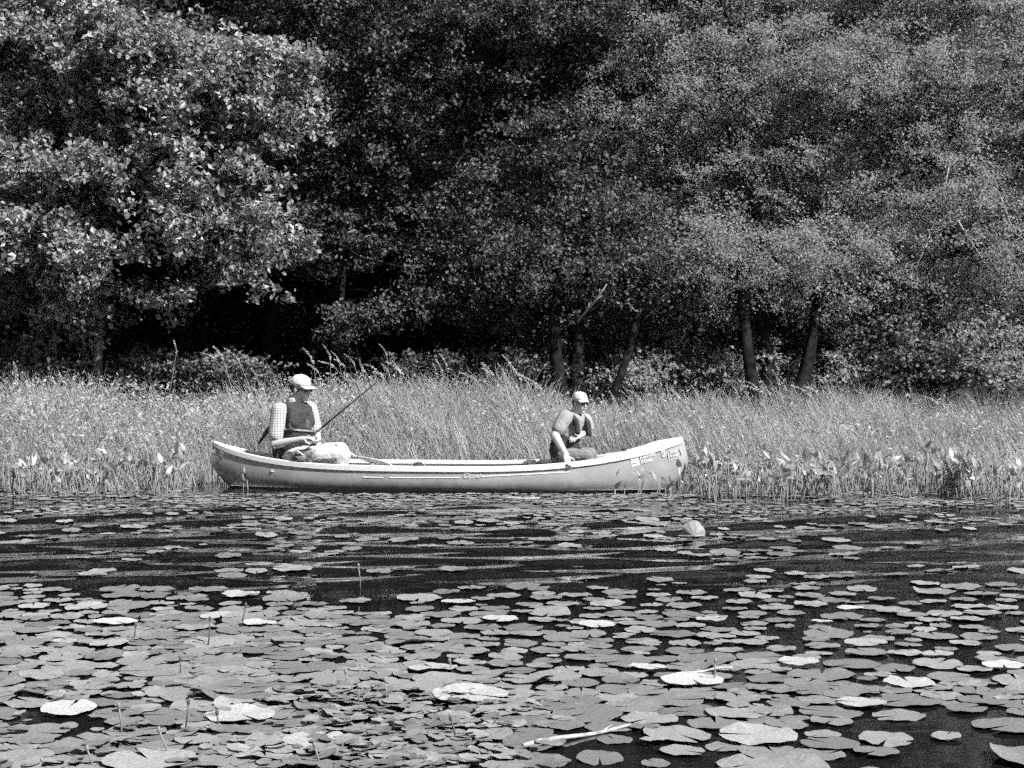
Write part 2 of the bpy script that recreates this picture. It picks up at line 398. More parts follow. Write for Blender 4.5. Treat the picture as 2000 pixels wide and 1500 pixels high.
def tree(name, label, cat, base_px, d, stems, lobes, n_spray, per, L, Wd, lm, bm, seed, group=None, droop=0.2, length=0.42, spread_=0.12, bias=0.9, dead=(), loose=1.0):
    r = np.random.default_rng(seed)
    bx = (base_px-1000)/FPX*d
    bz = float(ground_z(bx, d))-0.05
    t = thing(name, label, cat, (bx, d, bz), group)
    tips = []
    for (sx, sy, dd, r0, r1) in stems:            # stems as (pixel x, pixel y, depth offset, radius at the foot, radius at the top)
        end = W(sx, sy, d+dd); st = np.array([bx+0.12*r.normal(), d+0.08*r.normal(), bz])
        if isinstance(r0, tuple): st[0] = (r0[1]-1000)/FPX*d; r0 = r0[0]
        pts, rr = [], []
        wob = r.normal(size=3)*0.16
        for k in range(8):
            f = k/7
            pts.append(st+(end-st)*f+wob*math.sin(math.pi*f)+np.array([0.03*math.sin(5*f+sx), 0, 0])); rr.append(r0*(1-f)+r1*f)
        mb = MB().tube(pts, rr, 8); mb.build('trunk', bm, t)
        tips.append(pts)
    P, T, twigs = crown_points(lobes, n_spray, per, r, droop, length, spread_, loose)
    lb = MB()
    for c, R in lobes:                             # one limb towards the middle of each lobe
        pts = tips[r.integers(len(tips))]; a = pts[min(7, 3+r.integers(5))]
        mid = (a+c)/2+r.normal(size=3)*0.12
        lb.tube([a, mid, c], [0.032, 0.02, 0.008], 6)
        for _ in range(3):
            e = c+r.normal(size=3)*R*0.55; lb.tube([c*0.6+mid*0.4, (c+e)/2+r.normal(size=3)*0.08, e], [0.02, 0.013, 0.006], 5)
    for a, b in twigs[:260]: lb.tube([a, (a+b)/2+r.normal(size=3)*0.02, b], [0.008, 0.006, 0.003], 3, False)
    tag(lb.build('limb', M['bark'], t), kind='stuff')
    V, F, tn = leaf_arrays(P, L, Wd, bias, T, r)
    tag(link('crown', mesh_np('crown', V, F, lm, False, tn), t), kind='stuff')
    for (x0, y0, x1, y1, dd, rad) in dead:
        a, b = W(x0, y0, d+dd), W(x1, y1, d+dd-0.2); m_ = (a+b)/2+r.normal(size=3)*0.04
        q = MB().tube([a, m_, b], [rad, rad*0.8, rad*0.4], 6)
        for k in range(3):
            f = 0.35+0.2*k; s = a+(b-a)*f
            q.tube([s, s+(b-a)*0.12+np.array([0.06*r.normal(), 0.05, 0.03*r.normal()])], [rad*0.4, rad*0.2], 4)
        o = q.build('dead_branch', M['dead'], t); o['label'] = 'bare pale dead branch'
    return t

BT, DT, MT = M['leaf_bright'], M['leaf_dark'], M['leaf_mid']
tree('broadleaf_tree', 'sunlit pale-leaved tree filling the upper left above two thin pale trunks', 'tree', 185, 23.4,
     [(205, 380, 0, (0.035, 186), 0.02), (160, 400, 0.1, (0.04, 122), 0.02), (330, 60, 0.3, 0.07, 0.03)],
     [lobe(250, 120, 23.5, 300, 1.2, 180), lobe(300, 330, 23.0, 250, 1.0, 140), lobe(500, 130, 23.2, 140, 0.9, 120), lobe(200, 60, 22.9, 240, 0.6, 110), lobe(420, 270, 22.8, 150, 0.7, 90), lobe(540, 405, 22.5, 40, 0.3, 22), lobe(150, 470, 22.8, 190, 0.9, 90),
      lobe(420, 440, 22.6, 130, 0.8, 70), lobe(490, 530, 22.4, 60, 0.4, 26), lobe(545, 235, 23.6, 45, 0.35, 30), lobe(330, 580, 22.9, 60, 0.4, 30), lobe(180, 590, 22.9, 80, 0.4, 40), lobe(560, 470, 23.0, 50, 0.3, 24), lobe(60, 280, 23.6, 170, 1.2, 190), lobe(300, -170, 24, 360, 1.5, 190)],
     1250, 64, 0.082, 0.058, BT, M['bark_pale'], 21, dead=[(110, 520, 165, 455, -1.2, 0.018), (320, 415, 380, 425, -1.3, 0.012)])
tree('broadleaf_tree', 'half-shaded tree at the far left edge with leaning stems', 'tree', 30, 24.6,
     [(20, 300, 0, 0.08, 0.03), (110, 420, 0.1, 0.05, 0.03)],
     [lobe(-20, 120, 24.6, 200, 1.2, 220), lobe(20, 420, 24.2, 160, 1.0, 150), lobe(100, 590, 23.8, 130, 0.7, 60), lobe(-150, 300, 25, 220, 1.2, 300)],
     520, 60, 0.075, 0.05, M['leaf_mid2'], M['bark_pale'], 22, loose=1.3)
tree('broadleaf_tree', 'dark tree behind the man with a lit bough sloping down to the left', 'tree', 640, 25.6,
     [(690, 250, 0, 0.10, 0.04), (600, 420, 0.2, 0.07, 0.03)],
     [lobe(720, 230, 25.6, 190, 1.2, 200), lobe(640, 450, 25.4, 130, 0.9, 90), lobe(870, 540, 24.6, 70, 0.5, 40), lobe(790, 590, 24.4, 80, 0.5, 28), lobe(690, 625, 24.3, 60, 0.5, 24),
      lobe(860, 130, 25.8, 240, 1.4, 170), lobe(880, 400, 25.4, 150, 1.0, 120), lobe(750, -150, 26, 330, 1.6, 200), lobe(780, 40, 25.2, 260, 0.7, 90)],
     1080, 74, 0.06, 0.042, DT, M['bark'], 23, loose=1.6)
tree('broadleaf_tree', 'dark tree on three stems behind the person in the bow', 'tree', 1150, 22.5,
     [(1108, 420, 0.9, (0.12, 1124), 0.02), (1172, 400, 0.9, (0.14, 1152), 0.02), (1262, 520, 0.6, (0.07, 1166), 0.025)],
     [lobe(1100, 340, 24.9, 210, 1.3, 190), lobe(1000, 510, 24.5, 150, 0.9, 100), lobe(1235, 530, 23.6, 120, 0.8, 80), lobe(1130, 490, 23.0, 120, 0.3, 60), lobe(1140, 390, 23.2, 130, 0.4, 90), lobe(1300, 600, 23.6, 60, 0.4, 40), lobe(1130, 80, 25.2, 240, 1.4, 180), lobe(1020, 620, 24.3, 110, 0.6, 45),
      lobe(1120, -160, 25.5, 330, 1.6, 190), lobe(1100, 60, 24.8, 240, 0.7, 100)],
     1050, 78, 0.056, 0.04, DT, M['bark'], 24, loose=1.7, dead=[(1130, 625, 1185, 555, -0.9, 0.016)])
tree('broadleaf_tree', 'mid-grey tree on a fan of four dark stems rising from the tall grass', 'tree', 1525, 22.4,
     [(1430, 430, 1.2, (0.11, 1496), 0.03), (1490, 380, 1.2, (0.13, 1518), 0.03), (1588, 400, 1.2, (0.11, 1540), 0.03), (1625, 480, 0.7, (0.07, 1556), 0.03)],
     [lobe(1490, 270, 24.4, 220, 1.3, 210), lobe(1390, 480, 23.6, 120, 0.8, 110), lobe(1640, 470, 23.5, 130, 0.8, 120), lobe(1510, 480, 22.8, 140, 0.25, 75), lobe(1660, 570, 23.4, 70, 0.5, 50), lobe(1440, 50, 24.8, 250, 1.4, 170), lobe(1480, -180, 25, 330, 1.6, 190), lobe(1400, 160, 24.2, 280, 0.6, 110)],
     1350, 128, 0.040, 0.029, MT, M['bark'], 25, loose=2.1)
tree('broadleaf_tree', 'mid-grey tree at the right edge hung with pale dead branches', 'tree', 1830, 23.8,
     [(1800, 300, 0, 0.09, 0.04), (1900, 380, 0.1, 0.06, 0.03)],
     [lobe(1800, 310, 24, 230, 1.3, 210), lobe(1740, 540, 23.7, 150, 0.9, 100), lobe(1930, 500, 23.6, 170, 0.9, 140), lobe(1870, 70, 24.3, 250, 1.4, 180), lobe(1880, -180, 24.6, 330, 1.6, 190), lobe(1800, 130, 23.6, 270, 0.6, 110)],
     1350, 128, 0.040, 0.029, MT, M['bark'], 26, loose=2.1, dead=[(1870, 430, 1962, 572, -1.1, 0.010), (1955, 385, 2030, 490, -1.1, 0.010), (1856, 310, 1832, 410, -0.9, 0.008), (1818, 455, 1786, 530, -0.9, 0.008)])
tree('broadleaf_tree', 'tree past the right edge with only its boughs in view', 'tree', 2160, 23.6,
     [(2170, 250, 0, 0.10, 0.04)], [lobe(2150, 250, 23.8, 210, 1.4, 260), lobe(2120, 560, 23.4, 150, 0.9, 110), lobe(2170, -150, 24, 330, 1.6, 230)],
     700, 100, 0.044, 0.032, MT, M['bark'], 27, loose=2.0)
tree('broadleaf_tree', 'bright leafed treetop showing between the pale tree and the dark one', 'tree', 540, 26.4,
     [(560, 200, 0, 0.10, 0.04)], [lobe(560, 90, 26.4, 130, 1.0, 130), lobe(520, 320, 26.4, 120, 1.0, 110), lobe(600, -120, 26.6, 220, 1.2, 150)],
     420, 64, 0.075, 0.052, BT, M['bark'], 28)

SH = M['leaf_shrub']
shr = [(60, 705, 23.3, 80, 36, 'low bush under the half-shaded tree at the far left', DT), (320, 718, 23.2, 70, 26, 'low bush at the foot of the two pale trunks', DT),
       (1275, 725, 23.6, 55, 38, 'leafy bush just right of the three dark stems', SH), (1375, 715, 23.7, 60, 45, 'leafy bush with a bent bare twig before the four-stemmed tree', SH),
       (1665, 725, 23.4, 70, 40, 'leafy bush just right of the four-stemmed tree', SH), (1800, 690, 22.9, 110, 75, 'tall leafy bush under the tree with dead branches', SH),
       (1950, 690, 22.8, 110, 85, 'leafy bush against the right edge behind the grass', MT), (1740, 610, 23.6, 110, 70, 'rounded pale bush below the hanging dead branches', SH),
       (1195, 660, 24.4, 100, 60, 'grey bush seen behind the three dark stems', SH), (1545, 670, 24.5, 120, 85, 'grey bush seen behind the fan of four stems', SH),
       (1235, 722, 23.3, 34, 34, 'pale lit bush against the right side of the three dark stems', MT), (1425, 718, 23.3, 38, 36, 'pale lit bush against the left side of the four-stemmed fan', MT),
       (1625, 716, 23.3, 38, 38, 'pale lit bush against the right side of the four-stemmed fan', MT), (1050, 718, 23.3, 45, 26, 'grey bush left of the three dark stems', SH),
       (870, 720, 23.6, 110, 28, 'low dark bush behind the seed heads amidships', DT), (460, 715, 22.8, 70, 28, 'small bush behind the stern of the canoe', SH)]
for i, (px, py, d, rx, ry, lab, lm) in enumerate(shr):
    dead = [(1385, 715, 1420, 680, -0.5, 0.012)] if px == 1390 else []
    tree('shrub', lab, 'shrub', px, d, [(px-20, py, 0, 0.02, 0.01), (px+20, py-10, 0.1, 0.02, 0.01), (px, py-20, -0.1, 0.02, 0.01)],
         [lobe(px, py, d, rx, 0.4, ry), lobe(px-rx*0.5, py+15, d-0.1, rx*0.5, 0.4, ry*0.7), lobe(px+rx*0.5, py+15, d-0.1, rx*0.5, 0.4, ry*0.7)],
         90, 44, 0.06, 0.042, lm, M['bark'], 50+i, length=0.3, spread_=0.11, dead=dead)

backs = [(-900, 31), (-350, 30), (120, 29.5), (520, 30.5), (880, 29.8), (1280, 30.6), (1680, 29.6), (2080, 30.4), (2550, 30), (3100, 31)]
labs = ['woodland tree far out beyond the left edge', 'woodland tree beyond the left edge', 'dark woodland tree behind the sunlit pale-leaved tree', 'dark woodland tree showing in the black gap behind the man',
        'dark woodland tree deep behind the canoe amidships', 'dark woodland tree deep behind the person in the bow', 'dark woodland tree deep behind the four-stemmed tree', 'dark woodland tree behind the dead branches at right',
        'woodland tree beyond the right edge', 'woodland tree far out beyond the right edge']
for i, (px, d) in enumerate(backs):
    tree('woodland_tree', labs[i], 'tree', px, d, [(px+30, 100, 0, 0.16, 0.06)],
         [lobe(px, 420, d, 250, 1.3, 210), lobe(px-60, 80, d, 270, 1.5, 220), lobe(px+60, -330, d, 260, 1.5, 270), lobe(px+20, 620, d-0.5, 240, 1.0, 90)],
         520, 80, 0.10, 0.07, M['leaf_far_hazed'] if i >= 5 else M['leaf_back'], M['bark'], 80+i, loose=1.6, length=0.7, spread_=0.22)
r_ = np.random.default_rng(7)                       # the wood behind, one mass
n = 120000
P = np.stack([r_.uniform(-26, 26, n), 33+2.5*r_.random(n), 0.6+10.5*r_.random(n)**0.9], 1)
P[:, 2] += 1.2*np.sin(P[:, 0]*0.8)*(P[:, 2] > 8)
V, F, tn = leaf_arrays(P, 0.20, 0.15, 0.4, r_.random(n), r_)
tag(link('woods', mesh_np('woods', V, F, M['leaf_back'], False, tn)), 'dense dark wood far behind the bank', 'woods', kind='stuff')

# ------------------------------------------------------------------ marsh grass
def shore(x):
    """water side edge of the grass: set back behind the canoe"""
    return np.interp(x, [-9, -3.6, -3.0, 1.7, 2.1, 9], [17.9, 17.9, 19.45, 19.3, 17.75, 17.5])

def blades(n, r, xr=(-9, 9)):
    x = r.uniform(*xr, n); y = shore(x)+(23.0-shore(x))*r.random(n)**0.85
    keep = r.random(n) < np.interp(y-shore(x), [0, 0.35, 1.0, 6], [0.30, 0.75, 1, 1])
    x, y = x[keep], y[keep]; n = len(x)
    z0 = np.maximum(ground_z(x, y), -0.15)
    top = np.interp(x, [-9, -6, -4.6, -3.2, -1.5, 0.2, 0.9, 2, 9], [1.02, 1.02, 0.86, 1.0, 0.96, 0.98, 0.86, 0.88, 0.80])
    clump = 0.5+0.3*np.sin(x*2.3+1.7*np.sin(y*1.9))*np.sin(y*2.7+x)+0.2*np.sin(x*7.1+2*np.sin(y*3.1))
    h = top*(0.42+0.58*r.random(n)**0.8)*(0.60+0.52*clump)*np.interp(y-shore(x), [0, 0.8, 1.6], [0.62, 0.9, 1.0])
    lean = -0.10*h*(0.3+r.random(n))+0.15*r.normal(size=n)*h; leany = 0.10*r.normal(size=n)*h
    bend = (0.05+0.45*r.random(n)**2)*h
    wd = 0.0055+0.005*r.random(n)
    ang = r.uniform(0, np.pi, n); wx, wy = np.cos(ang)*wd, np.sin(ang)*wd*0.6
    sg = np.sign(lean)
    V = []
    for f in (0, 0.4, 0.75, 1.0):
        cx = x+lean*f+sg*bend*f**3; cy = y+leany*f; cz = z0+h*f-0.25*bend*f**3
        k = (1-f)**0.6 if f < 1 else 0.12
        V.append(np.stack([cx-wx*k, cy-wy*k, cz], 1)); V.append(np.stack([cx+wx*k, cy+wy*k, cz], 1))
    V = np.stack(V, 1).reshape(-1, 3); i = 8*np.arange(n)[:, None]
    F = np.concatenate([i+np.array([0, 1, 3, 2]), i+np.array([2, 3, 5, 4]), i+np.array([4, 5, 7, 6])], 1).reshape(-1, 4)
    patch = np.sin(x*1.7+2.1*np.sin(y*1.3))+np.sin(x*4.3-y*2.2+1.5*np.sin(x*2.9)); tone = np.clip(0.42+0.24*r.normal(size=n)+0.3*(clump-0.5)+0.09*patch, 0, 1)
    return V, F, np.repeat(tone, 8)
V, F, tn = blades(78000, np.random.default_rng(3))
tag(link('marsh_grass', mesh_np('marsh_grass', V, F, M['grass'], False, tn)), 'tall pale marsh grass along the far bank of the pond', 'grass', kind='stuff')
# broad-leaved weeds among the grass
r_ = np.random.default_rng(4); n = 16000
x = r_.uniform(-9, 9, n); x = np.where(r_.random(n) < 0.45, r_.uniform(-7, -1.8, n), x)
y = shore(x)+0.5+(22.6-shore(x))*r_.random(n)
P = np.stack([x, y, np.maximum(ground_z(x, y), 0)+(0.35+0.55*r_.random(n))*np.interp(x, [-9, -2, 2, 9], [1.0, 0.95, 0.8, 0.75])], 1)
V, F, tn = leaf_arrays(P, 0.055, 0.022, 0.5, np.clip(0.5+0.2*r_.normal(size=n), 0, 1), r_)
tag(link('weeds', mesh_np('weeds', V, F, M['grass'], False, tn)), 'leafy weeds mixed through the tall marsh grass', 'weeds', kind='stuff')

# seed heads that stand out against the dark trees
def plume_mesh(r):
    hd = []
    for k in range(46):
        f = k/46; p = np.array([-0.05*f-0.07*f*f, 0, 0.16*f]); hd.append(p+r.normal(size=3)*0.007*(1.15-f))
    V, F, tn = leaf_arrays(np.array(hd), 0.032, 0.011, 0.1, np.clip(0.5+0.2*r.normal(size=46), 0, 1), r)
    return mesh_np('seed_head', V, F, M['plume'], False, tn)
r_ = np.random.default_rng(6)
heads = [plume_mesh(r_) for _ in range(4)]
stem_me = MB().tube([(0.16, 0, -0.9), (0.09, 0, -0.45), (0, 0, 0), (-0.05, 0, 0.10)], [0.004, 0.004, 0.003, 0.002], 4).mesh('stem', M['stalk'])
spots = []
for px, py in [(345, 676), (420, 690), (432, 690), (466, 690), (500, 722), (612, 700), (620, 716), (645, 690), (650, 704), (662, 688), (675, 704), (698, 700), (710, 715), (733, 705), (745, 720), (752, 682), (760, 712),
               (776, 715), (790, 716), (850, 722), (862, 715), (872, 712), (920, 722), (930, 726), (945, 720), (958, 716), (968, 722), (985, 718), (995, 708), (1005, 722), (1015, 730), (1030, 735), (1045, 742), (1058, 748),
               (1200, 770), (1255, 772), (1310, 770), (1330, 762), (1365, 765), (1400, 772), (1440, 766), (1475, 745), (1490, 752), (1525, 742), (1575, 752), (1590, 760), (1640, 768), (1700, 772), (1755, 778), (1830, 776), (1900, 780),
               (30, 730), (85, 742), (210, 750), (280, 745)]:
    spots.append((px+r_.normal()*3, py+r_.normal()*3))
for i, (px, py) in enumerate(spots):
    d = 20.6+1.2*r_.random(); p = W(px, py+14, d)
    zone = 'behind the man' if px < 800 else ('amidships behind the canoe' if px < 1100 else 'to the right of the person in the bow')
    o = thing('seed_grass', 'leaning grass stalk with a pale feathery seed head ' + zone, 'grass stalk', p, 'seed heads ' + zone)
    o.rotation_euler = (0, 0.25*r_.normal()-0.12, 0.5*r_.normal()); o.scale = (1, 1, 1)
    link('stem', stem_me, o, False); h = link('seed_head', heads[i % 4], o, False); k = 0.8+0.5*r_.random(); h.scale = (k, k, k)

# ------------------------------------------------------------------ broad-leaved water plants at the water's edge
def blade_leaf(L, Wd, bend, r):
    us = [0, 0.12, 0.35, 0.62, 0.85, 1.0]; ws = [0.12, 0.85, 1.0, 0.72, 0.34, 0.03]
    V = []
    for u, w in zip(us, ws):
        c = np.array([0, bend*u*u*L, u*L-0.25*bend*u**3*L]); V += [c+np.array([-w*Wd/2, 0.12*Wd*w, 0]), c, c+np.array([w*Wd/2, 0.12*Wd*w, 0])]
    F = []
    for i in range(len(us)-1):
        for j in range(2): F.append((3*i+j, 3*i+j+1, 3*i+4+j, 3*i+3+j))
    V = np.array(V); tone = np.full(len(V), r.random()*0.8+0.1)
    return mesh_np('leaf', V, np.array(F), M['water_leaf'], True, tone)
r_ = np.random.default_rng(8)
leafs = [blade_leaf(0.09+0.07*r_.random(), 0.032+0.028*r_.random(), 0.15+0.9*r_.random(), r_) for _ in range(10)]
stems_w = [MB().tube([(0, 0, -0.35), (0.015*k, 0.01, 0.0), (0.03*k-0.02, 0.0, 0.22)], [0.006, 0.005, 0.004], 5).mesh('stem', M['stalk']) for k in (-1, 0, 1)]
def water_plant(x, y, n, h, label, group, r):
    o = thing('water_plant', label, 'water plant', (x, y, 0.0), group)
    o.rotation_euler = (0, 0, r.uniform(0, 6.28))
    for k in range(n):
        a = r.uniform(0, 6.28); q = 0.06*r.random()+0.01; hh = h*(0.35+0.65*r.random())
        s = link('stem', stems_w[r.integers(3)], o, False); s.location = (q*math.cos(a), q*math.sin(a), hh-0.22); s.rotation_euler = (0.15*r.normal(), 0.15*r.normal(), a)
        l = link('leaf', leafs[r.integers(10)], o, False); l.location = (q*math.cos(a), q*math.sin(a), hh-0.01)
        l.rotation_euler = (0.55*r.normal(), 0.55*r.normal(), r.uniform(0, 6.28))
gR, gL = 'water plants along the right bank', 'water plants along the left bank'
for k in range(135):
    x = r_.uniform(1.95, 5.6); x += 0.22*math.sin(5.1*x); y = 17.15+0.25*math.sin(2.3*x)+1.3*r_.random()**1.3-0.25*r_.random()**4
    water_plant(x, y, r_.integers(3, 7), 0.26+0.18*r_.random(), 'broad-leaved water plant in the dense belt right of the bow', gR, r_)
for k in range(85):
    x = r_.uniform(-5.6, -3.25); y = r_.uniform(17.5, 18.5)
    water_plant(x, y, r_.integers(2, 5), 0.24+0.22*r_.random(), 'broad-leaved water plant in the grass edge left of the stern', gL, r_)
for (px, py, n, h, lab) in [(436, 950, 3, 0.30, 'spade-leaved water plant standing against the stern'), (480, 955, 2, 0.2, 'short water plant beside the stern waterline'),
                            (1105, 960, 2, 0.16, 'short two-leaved water plant below the person in the bow'), (1175, 960, 2, 0.2, 'thin water plant before the hull left of the square decal'),
                            (1205, 968, 3, 0.22, 'pale forked water plant in front of the bow'), (1250, 965, 4, 0.24, 'spreading water plant under the square decal'),
                            (1290, 966, 4, 0.2, 'low water plant under the bow tip'), (1330, 968, 5, 0.3, 'leafy water plant touching the bow stem'), (1352, 965, 5, 0.34, 'tall leafy water plant just past the bow tip'), (1310, 972, 4, 0.18, 'small water plant floating free just before the bow')]:
    p = W(px, py, dw(py)); water_plant(p[0], p[1], n, h, lab, None, r_)

# ------------------------------------------------------------------ canoe
HL = 2.487
A, B = np.array([(408-1000)/FPX*18.65, 18.65]), np.array([(1347-1000)/FPX*18.15, 18.15])
mid = (A+B)/2; ca = math.atan2(B[1]-A[1], B[0]-A[0]); ex = np.array([math.cos(ca), math.sin(ca), 0]); ey = np.array([-math.sin(ca), math.cos(ca), 0])
def K(x, y, z): return np.array([mid[0], mid[1], 0])+ex*x+ey*y+np.array([0, 0, z])
def beam(s): return 0.43*max(0.0, 1-abs(s)**2.2)**0.9
def sheer(s): return 0.245+(0.215*abs(s)**4 if s < 0 else 0.285*s**2.8)
def keel(s):
    st = 0.83 if s < 0 else 0.77; q = max(0.0, (abs(s)-st)/(1-st))
    e = 0.30 if s < 0 else 0.34
    p = 1.45 if s < 0 else 1.8
    return -0.10+(e+0.10)*(1-(1-q**p)**(1/p)) if q < 1 else e
def section(s, n=15):
    b, zs, zk = beam(s), sheer(s), keel(s); p = 2.9-1.3*max(0, (abs(s)-0.55)/0.45)
    out = []
    for k in range(n):
        th = math.pi/2*k/(n-1); y = b*(math.cos(th)**(2/p) if k < n-1 else 0)*(1+0.06*math.sin(2*th)); f = math.sin(th)**(2/p)
        z = zs-(zs-zk)*f
        x = s*HL-math.copysign(1, s)*0.06*max(0, (z-0.25)/0.28)*max(0, abs(s)-0.8)/0.2
        out.append((x, y, z))
    return out
canoe = thing('canoe', 'grey canoe with white gunwales carrying two people through the pads', 'canoe', K(0, 0, 0))
ss = np.concatenate([-1+0.2*(1-np.cos(np.linspace(0, math.pi/2, 16)))[:-1], np.linspace(-0.8, 0.8, 33), (1-0.2*(1-np.cos(np.linspace(0, math.pi/2, 16)))[:-1])[::-1]])
NS = 15
def hull_shell(inset, zcut=None):
    mb = MB(); V = []; F = []
    for s in ss:
        sec = section(s)
        for sg in (1, -1):
            for (x, y, z) in (sec if sg == 1 else sec[::-1][1:]):
                yy = max(0, y-inset)*sg; zz = z+inset*(1 if z < 0 else 0)
                V.append(K(x*(1-inset*0.4), yy, zz))
    m = 2*NS-1
    for i in range(len(ss)-1):
        for j in range(m-1): F.append((i*m+j, i*m+j+1, (i+1)*m+j+1, (i+1)*m+j))
    return mb.add(V, F)
hull_shell(0).build('hull', M['hull'], canoe)
hull_shell(0.014).build('inner_hull', M['inner'], canoe)
for sg in (-1, 1):                                   # gunwale rails
    V = []; F = []
    for s in np.linspace(-0.995, 0.995, 90):
        b = beam(s); z = sheer(s); x = section(s, 3)[0][0]
        for (dy, dz) in ((0.016, -0.040), (0.018, 0.008), (0.010, 0.014), (-0.018, 0.014), (-0.024, 0.006), (-0.024, -0.022)):
            V.append(K(x, sg*max(b+dy, 0.012 if dy > 0 else -0.008), z+dz))
    m = 6
    for i in range(89):
        for j in range(m): F.append((i*m+j, i*m+(j+1) % m, (i+1)*m+(j+1) % m, (i+1)*m+j))
    F.append(tuple(range(m))); F.append(tuple(89*m+j for j in range(m)))
    MB().add(V, F).build('gunwale', M['white'], canoe, False)
for (s0, s1) in ((-0.992, -0.86), (0.66, 0.992)):      # deck plates
    V = []; F = []
    st = np.linspace(s0, s1, 14)
    for s in st:
        b = beam(s); z = sheer(s)+(0.018 if s0 > 0 else 0.004); x = section(s, 3)[0][0]
        for k in range(7):
            f = k/6*2-1; V.append(K(x, f*(b+0.004), z+(0.045 if s0 > 0 else 0.012)*(1-f*f)*min(1, b/0.12)*min(1, 5*min(abs(s-s0), 0.4))))
        for k in range(7):
            f = 1-k/6*2; V.append(K(x, f*(b+0.004), z-0.012))
    m = 14
    for i in range(13):
        for j in range(m): F.append((i*m+j, i*m+(j+1) % m, (i+1)*m+(j+1) % m, (i+1)*m+j))
    F.append(tuple(range(m))); F.append(tuple(13*m+j for j in range(m)))
    dk = MB().add(V, F).build('deck_plate', M['white'], canoe)
    if s0 > 0:
        MB().ell(K(0.735*HL, -0.10, sheer(0.735)+0.05), (0.030, 0.02, 0.014)).build('grab_hole_shade', M['black'], dk)  # black lump stands in for the shade inside the hole
V = []; F = []                                        # floor boards inside
for s in np.linspace(-0.9, 0.9, 40):
    b = beam(s)*0.92
    V += [K(s*HL, -b, 0.02), K(s*HL, b, 0.02)]
for i in range(39): F.append((2*i, 2*i+1, 2*i+3, 2*i+2))
MB().add(V, F).build('floor', M['inner'], canoe)
def seat(s, z):
    b = beam(s)-0.02
    fr = MB()
    for dx in (-0.11, 0.11): fr.box(K(s*HL+dx, 0, z), (0.02, b, 0.011), np.stack([ex, ey, [0, 0, 1]], 1))
    for dy in (-0.5*b, 0.5*b): fr.box(K(s*HL, dy, z), (0.09, 0.02, 0.010), np.stack([ex, ey, [0, 0, 1]], 1))
    o = fr.build('seat', M['ash'], canoe, False)
    w = MB()
    for k in range(9): w.box(K(s*HL+(k-4)*0.019, 0, z+0.014), (0.008, 0.47*b, 0.0025), np.stack([ex, ey, [0, 0, 1]], 1))
    w.build('webbing', M['dark_cloth'], o, False)
seat(-0.66, 0.185); seat(0.50, 0.185)
for s in (-0.30, 0.36):
    MB().box(K(s*HL, 0, sheer(s)-0.012), (0.028, beam(s)-0.015, 0.010), np.stack([ex, ey, [0, 0, 1]], 1)).build('thwart', M['ash'], canoe, False)

def hull_y(x, z):
    s = x/HL; sec = section(s, 60); zz = np.array([p[2] for p in sec])[::-1]; yy = np.array([p[1] for p in sec])[::-1]
    return -float(np.interp(z, zz, yy))
def on_hull(x, z, off=0.004):
    e = 0.01; dy = (hull_y(x, z+e)-hull_y(x, z-e))/(2*e); n = np.array([0, -1, dy]); n /= np.linalg.norm(n)
    return K(x, hull_y(x, z)+n[1]*off, z+n[2]*off)
def decal(name, poly, m, parent=canoe, off=0.004, sub=6):
    """a small print on the near side of the hull, corners given along the hull and in height"""
    (x0, z0), (x1, z1), (x2, z2), (x3, z3) = poly
    V = []; F = []
    for i in range(sub+1):
        for j in range(sub+1):
            u, v = i/sub, j/sub
            x = (x0*(1-u)+x1*u)*(1-v)+(x3*(1-u)+x2*u)*v; z = (z0*(1-u)+z1*u)*(1-v)+(z3*(1-u)+z2*u)*v
            V.append(on_hull(x, z, off))
    for i in range(sub):
        for j in range(sub):
            a = i*(sub+1)+j; F.append((a, a+sub+1, a+sub+2, a+1))
    return MB().add(V, F).build(name, m, parent)
def hx(px):                                            # photo column on the hull -> distance along the hull
    d = 18.4; x = 0
    for _ in range(6):
        p = K(x, -beam(x/HL), 0); x += ((px-1000)/FPX*p[1]-p[0])
    return x
def hz(px, py):
    x = hx(px); p = K(x, hull_y(x, 0.2), 0); return CH-(py-HY)/FPX*p[1]
def pxz(px, py): return (hx(px), hz(px, py))
for (a, b) in (((708, 931.5), (749, 932.5)), ((760, 932.5), (899, 932.5)), ((940, 930.5), (1112, 921.5))):
    n = 10
    for_pts = [(a[0]+(b[0]-a[0])*k/n, a[1]+(b[1]-a[1])*k/n) for k in range(n+1)]
    V = []; F = []
    for (px, py) in for_pts:
        for dz in (-0.006, 0.006):
            x, z = pxz(px, py); V.append(on_hull(x, z+dz))
    for k in range(n): F.append((2*k, 2*k+2, 2*k+3, 2*k+1))
    MB().add(V, F).build('pinstripe', M['white'], canoe)
def lettering(txt, px, py, h, slant, m, shear=0.0, squash=1.0, name='lettering', parent=canoe):
    cu = bpy.data.curves.new('t', 'FONT'); cu.body = txt; cu.size = h; cu.shear = shear; cu.resolution_u = 3; cu.offset = h*0.018
    o = bpy.data.objects.new('t', cu); C.objects.link(o)
    dg = bpy.context.evaluated_depsgraph_get(); me = bpy.data.meshes.new_from_object(o.evaluated_get(dg))
    bpy.data.objects.remove(o); x0, z0 = pxz(px, py)
    for v in me.vertices:
        tx, tz = v.co.x*squash, v.co.y
        v.co = on_hull(x0+tx*math.cos(slant)-tz*math.sin(slant), z0+tx*math.sin(slant)+tz*math.cos(slant), 0.006)
    me.name = name; me.materials.clear(); me.materials.append(m)
    return link(name, me, parent)
lettering('Clipper', 904, 933.5, 0.075, 0.02, M['print_'], 0.4, 0.82)
sq = decal('square_decal', [pxz(1231, 894), pxz(1246, 890), pxz(1249.5, 908), pxz(1234, 912.5)], M['white'])
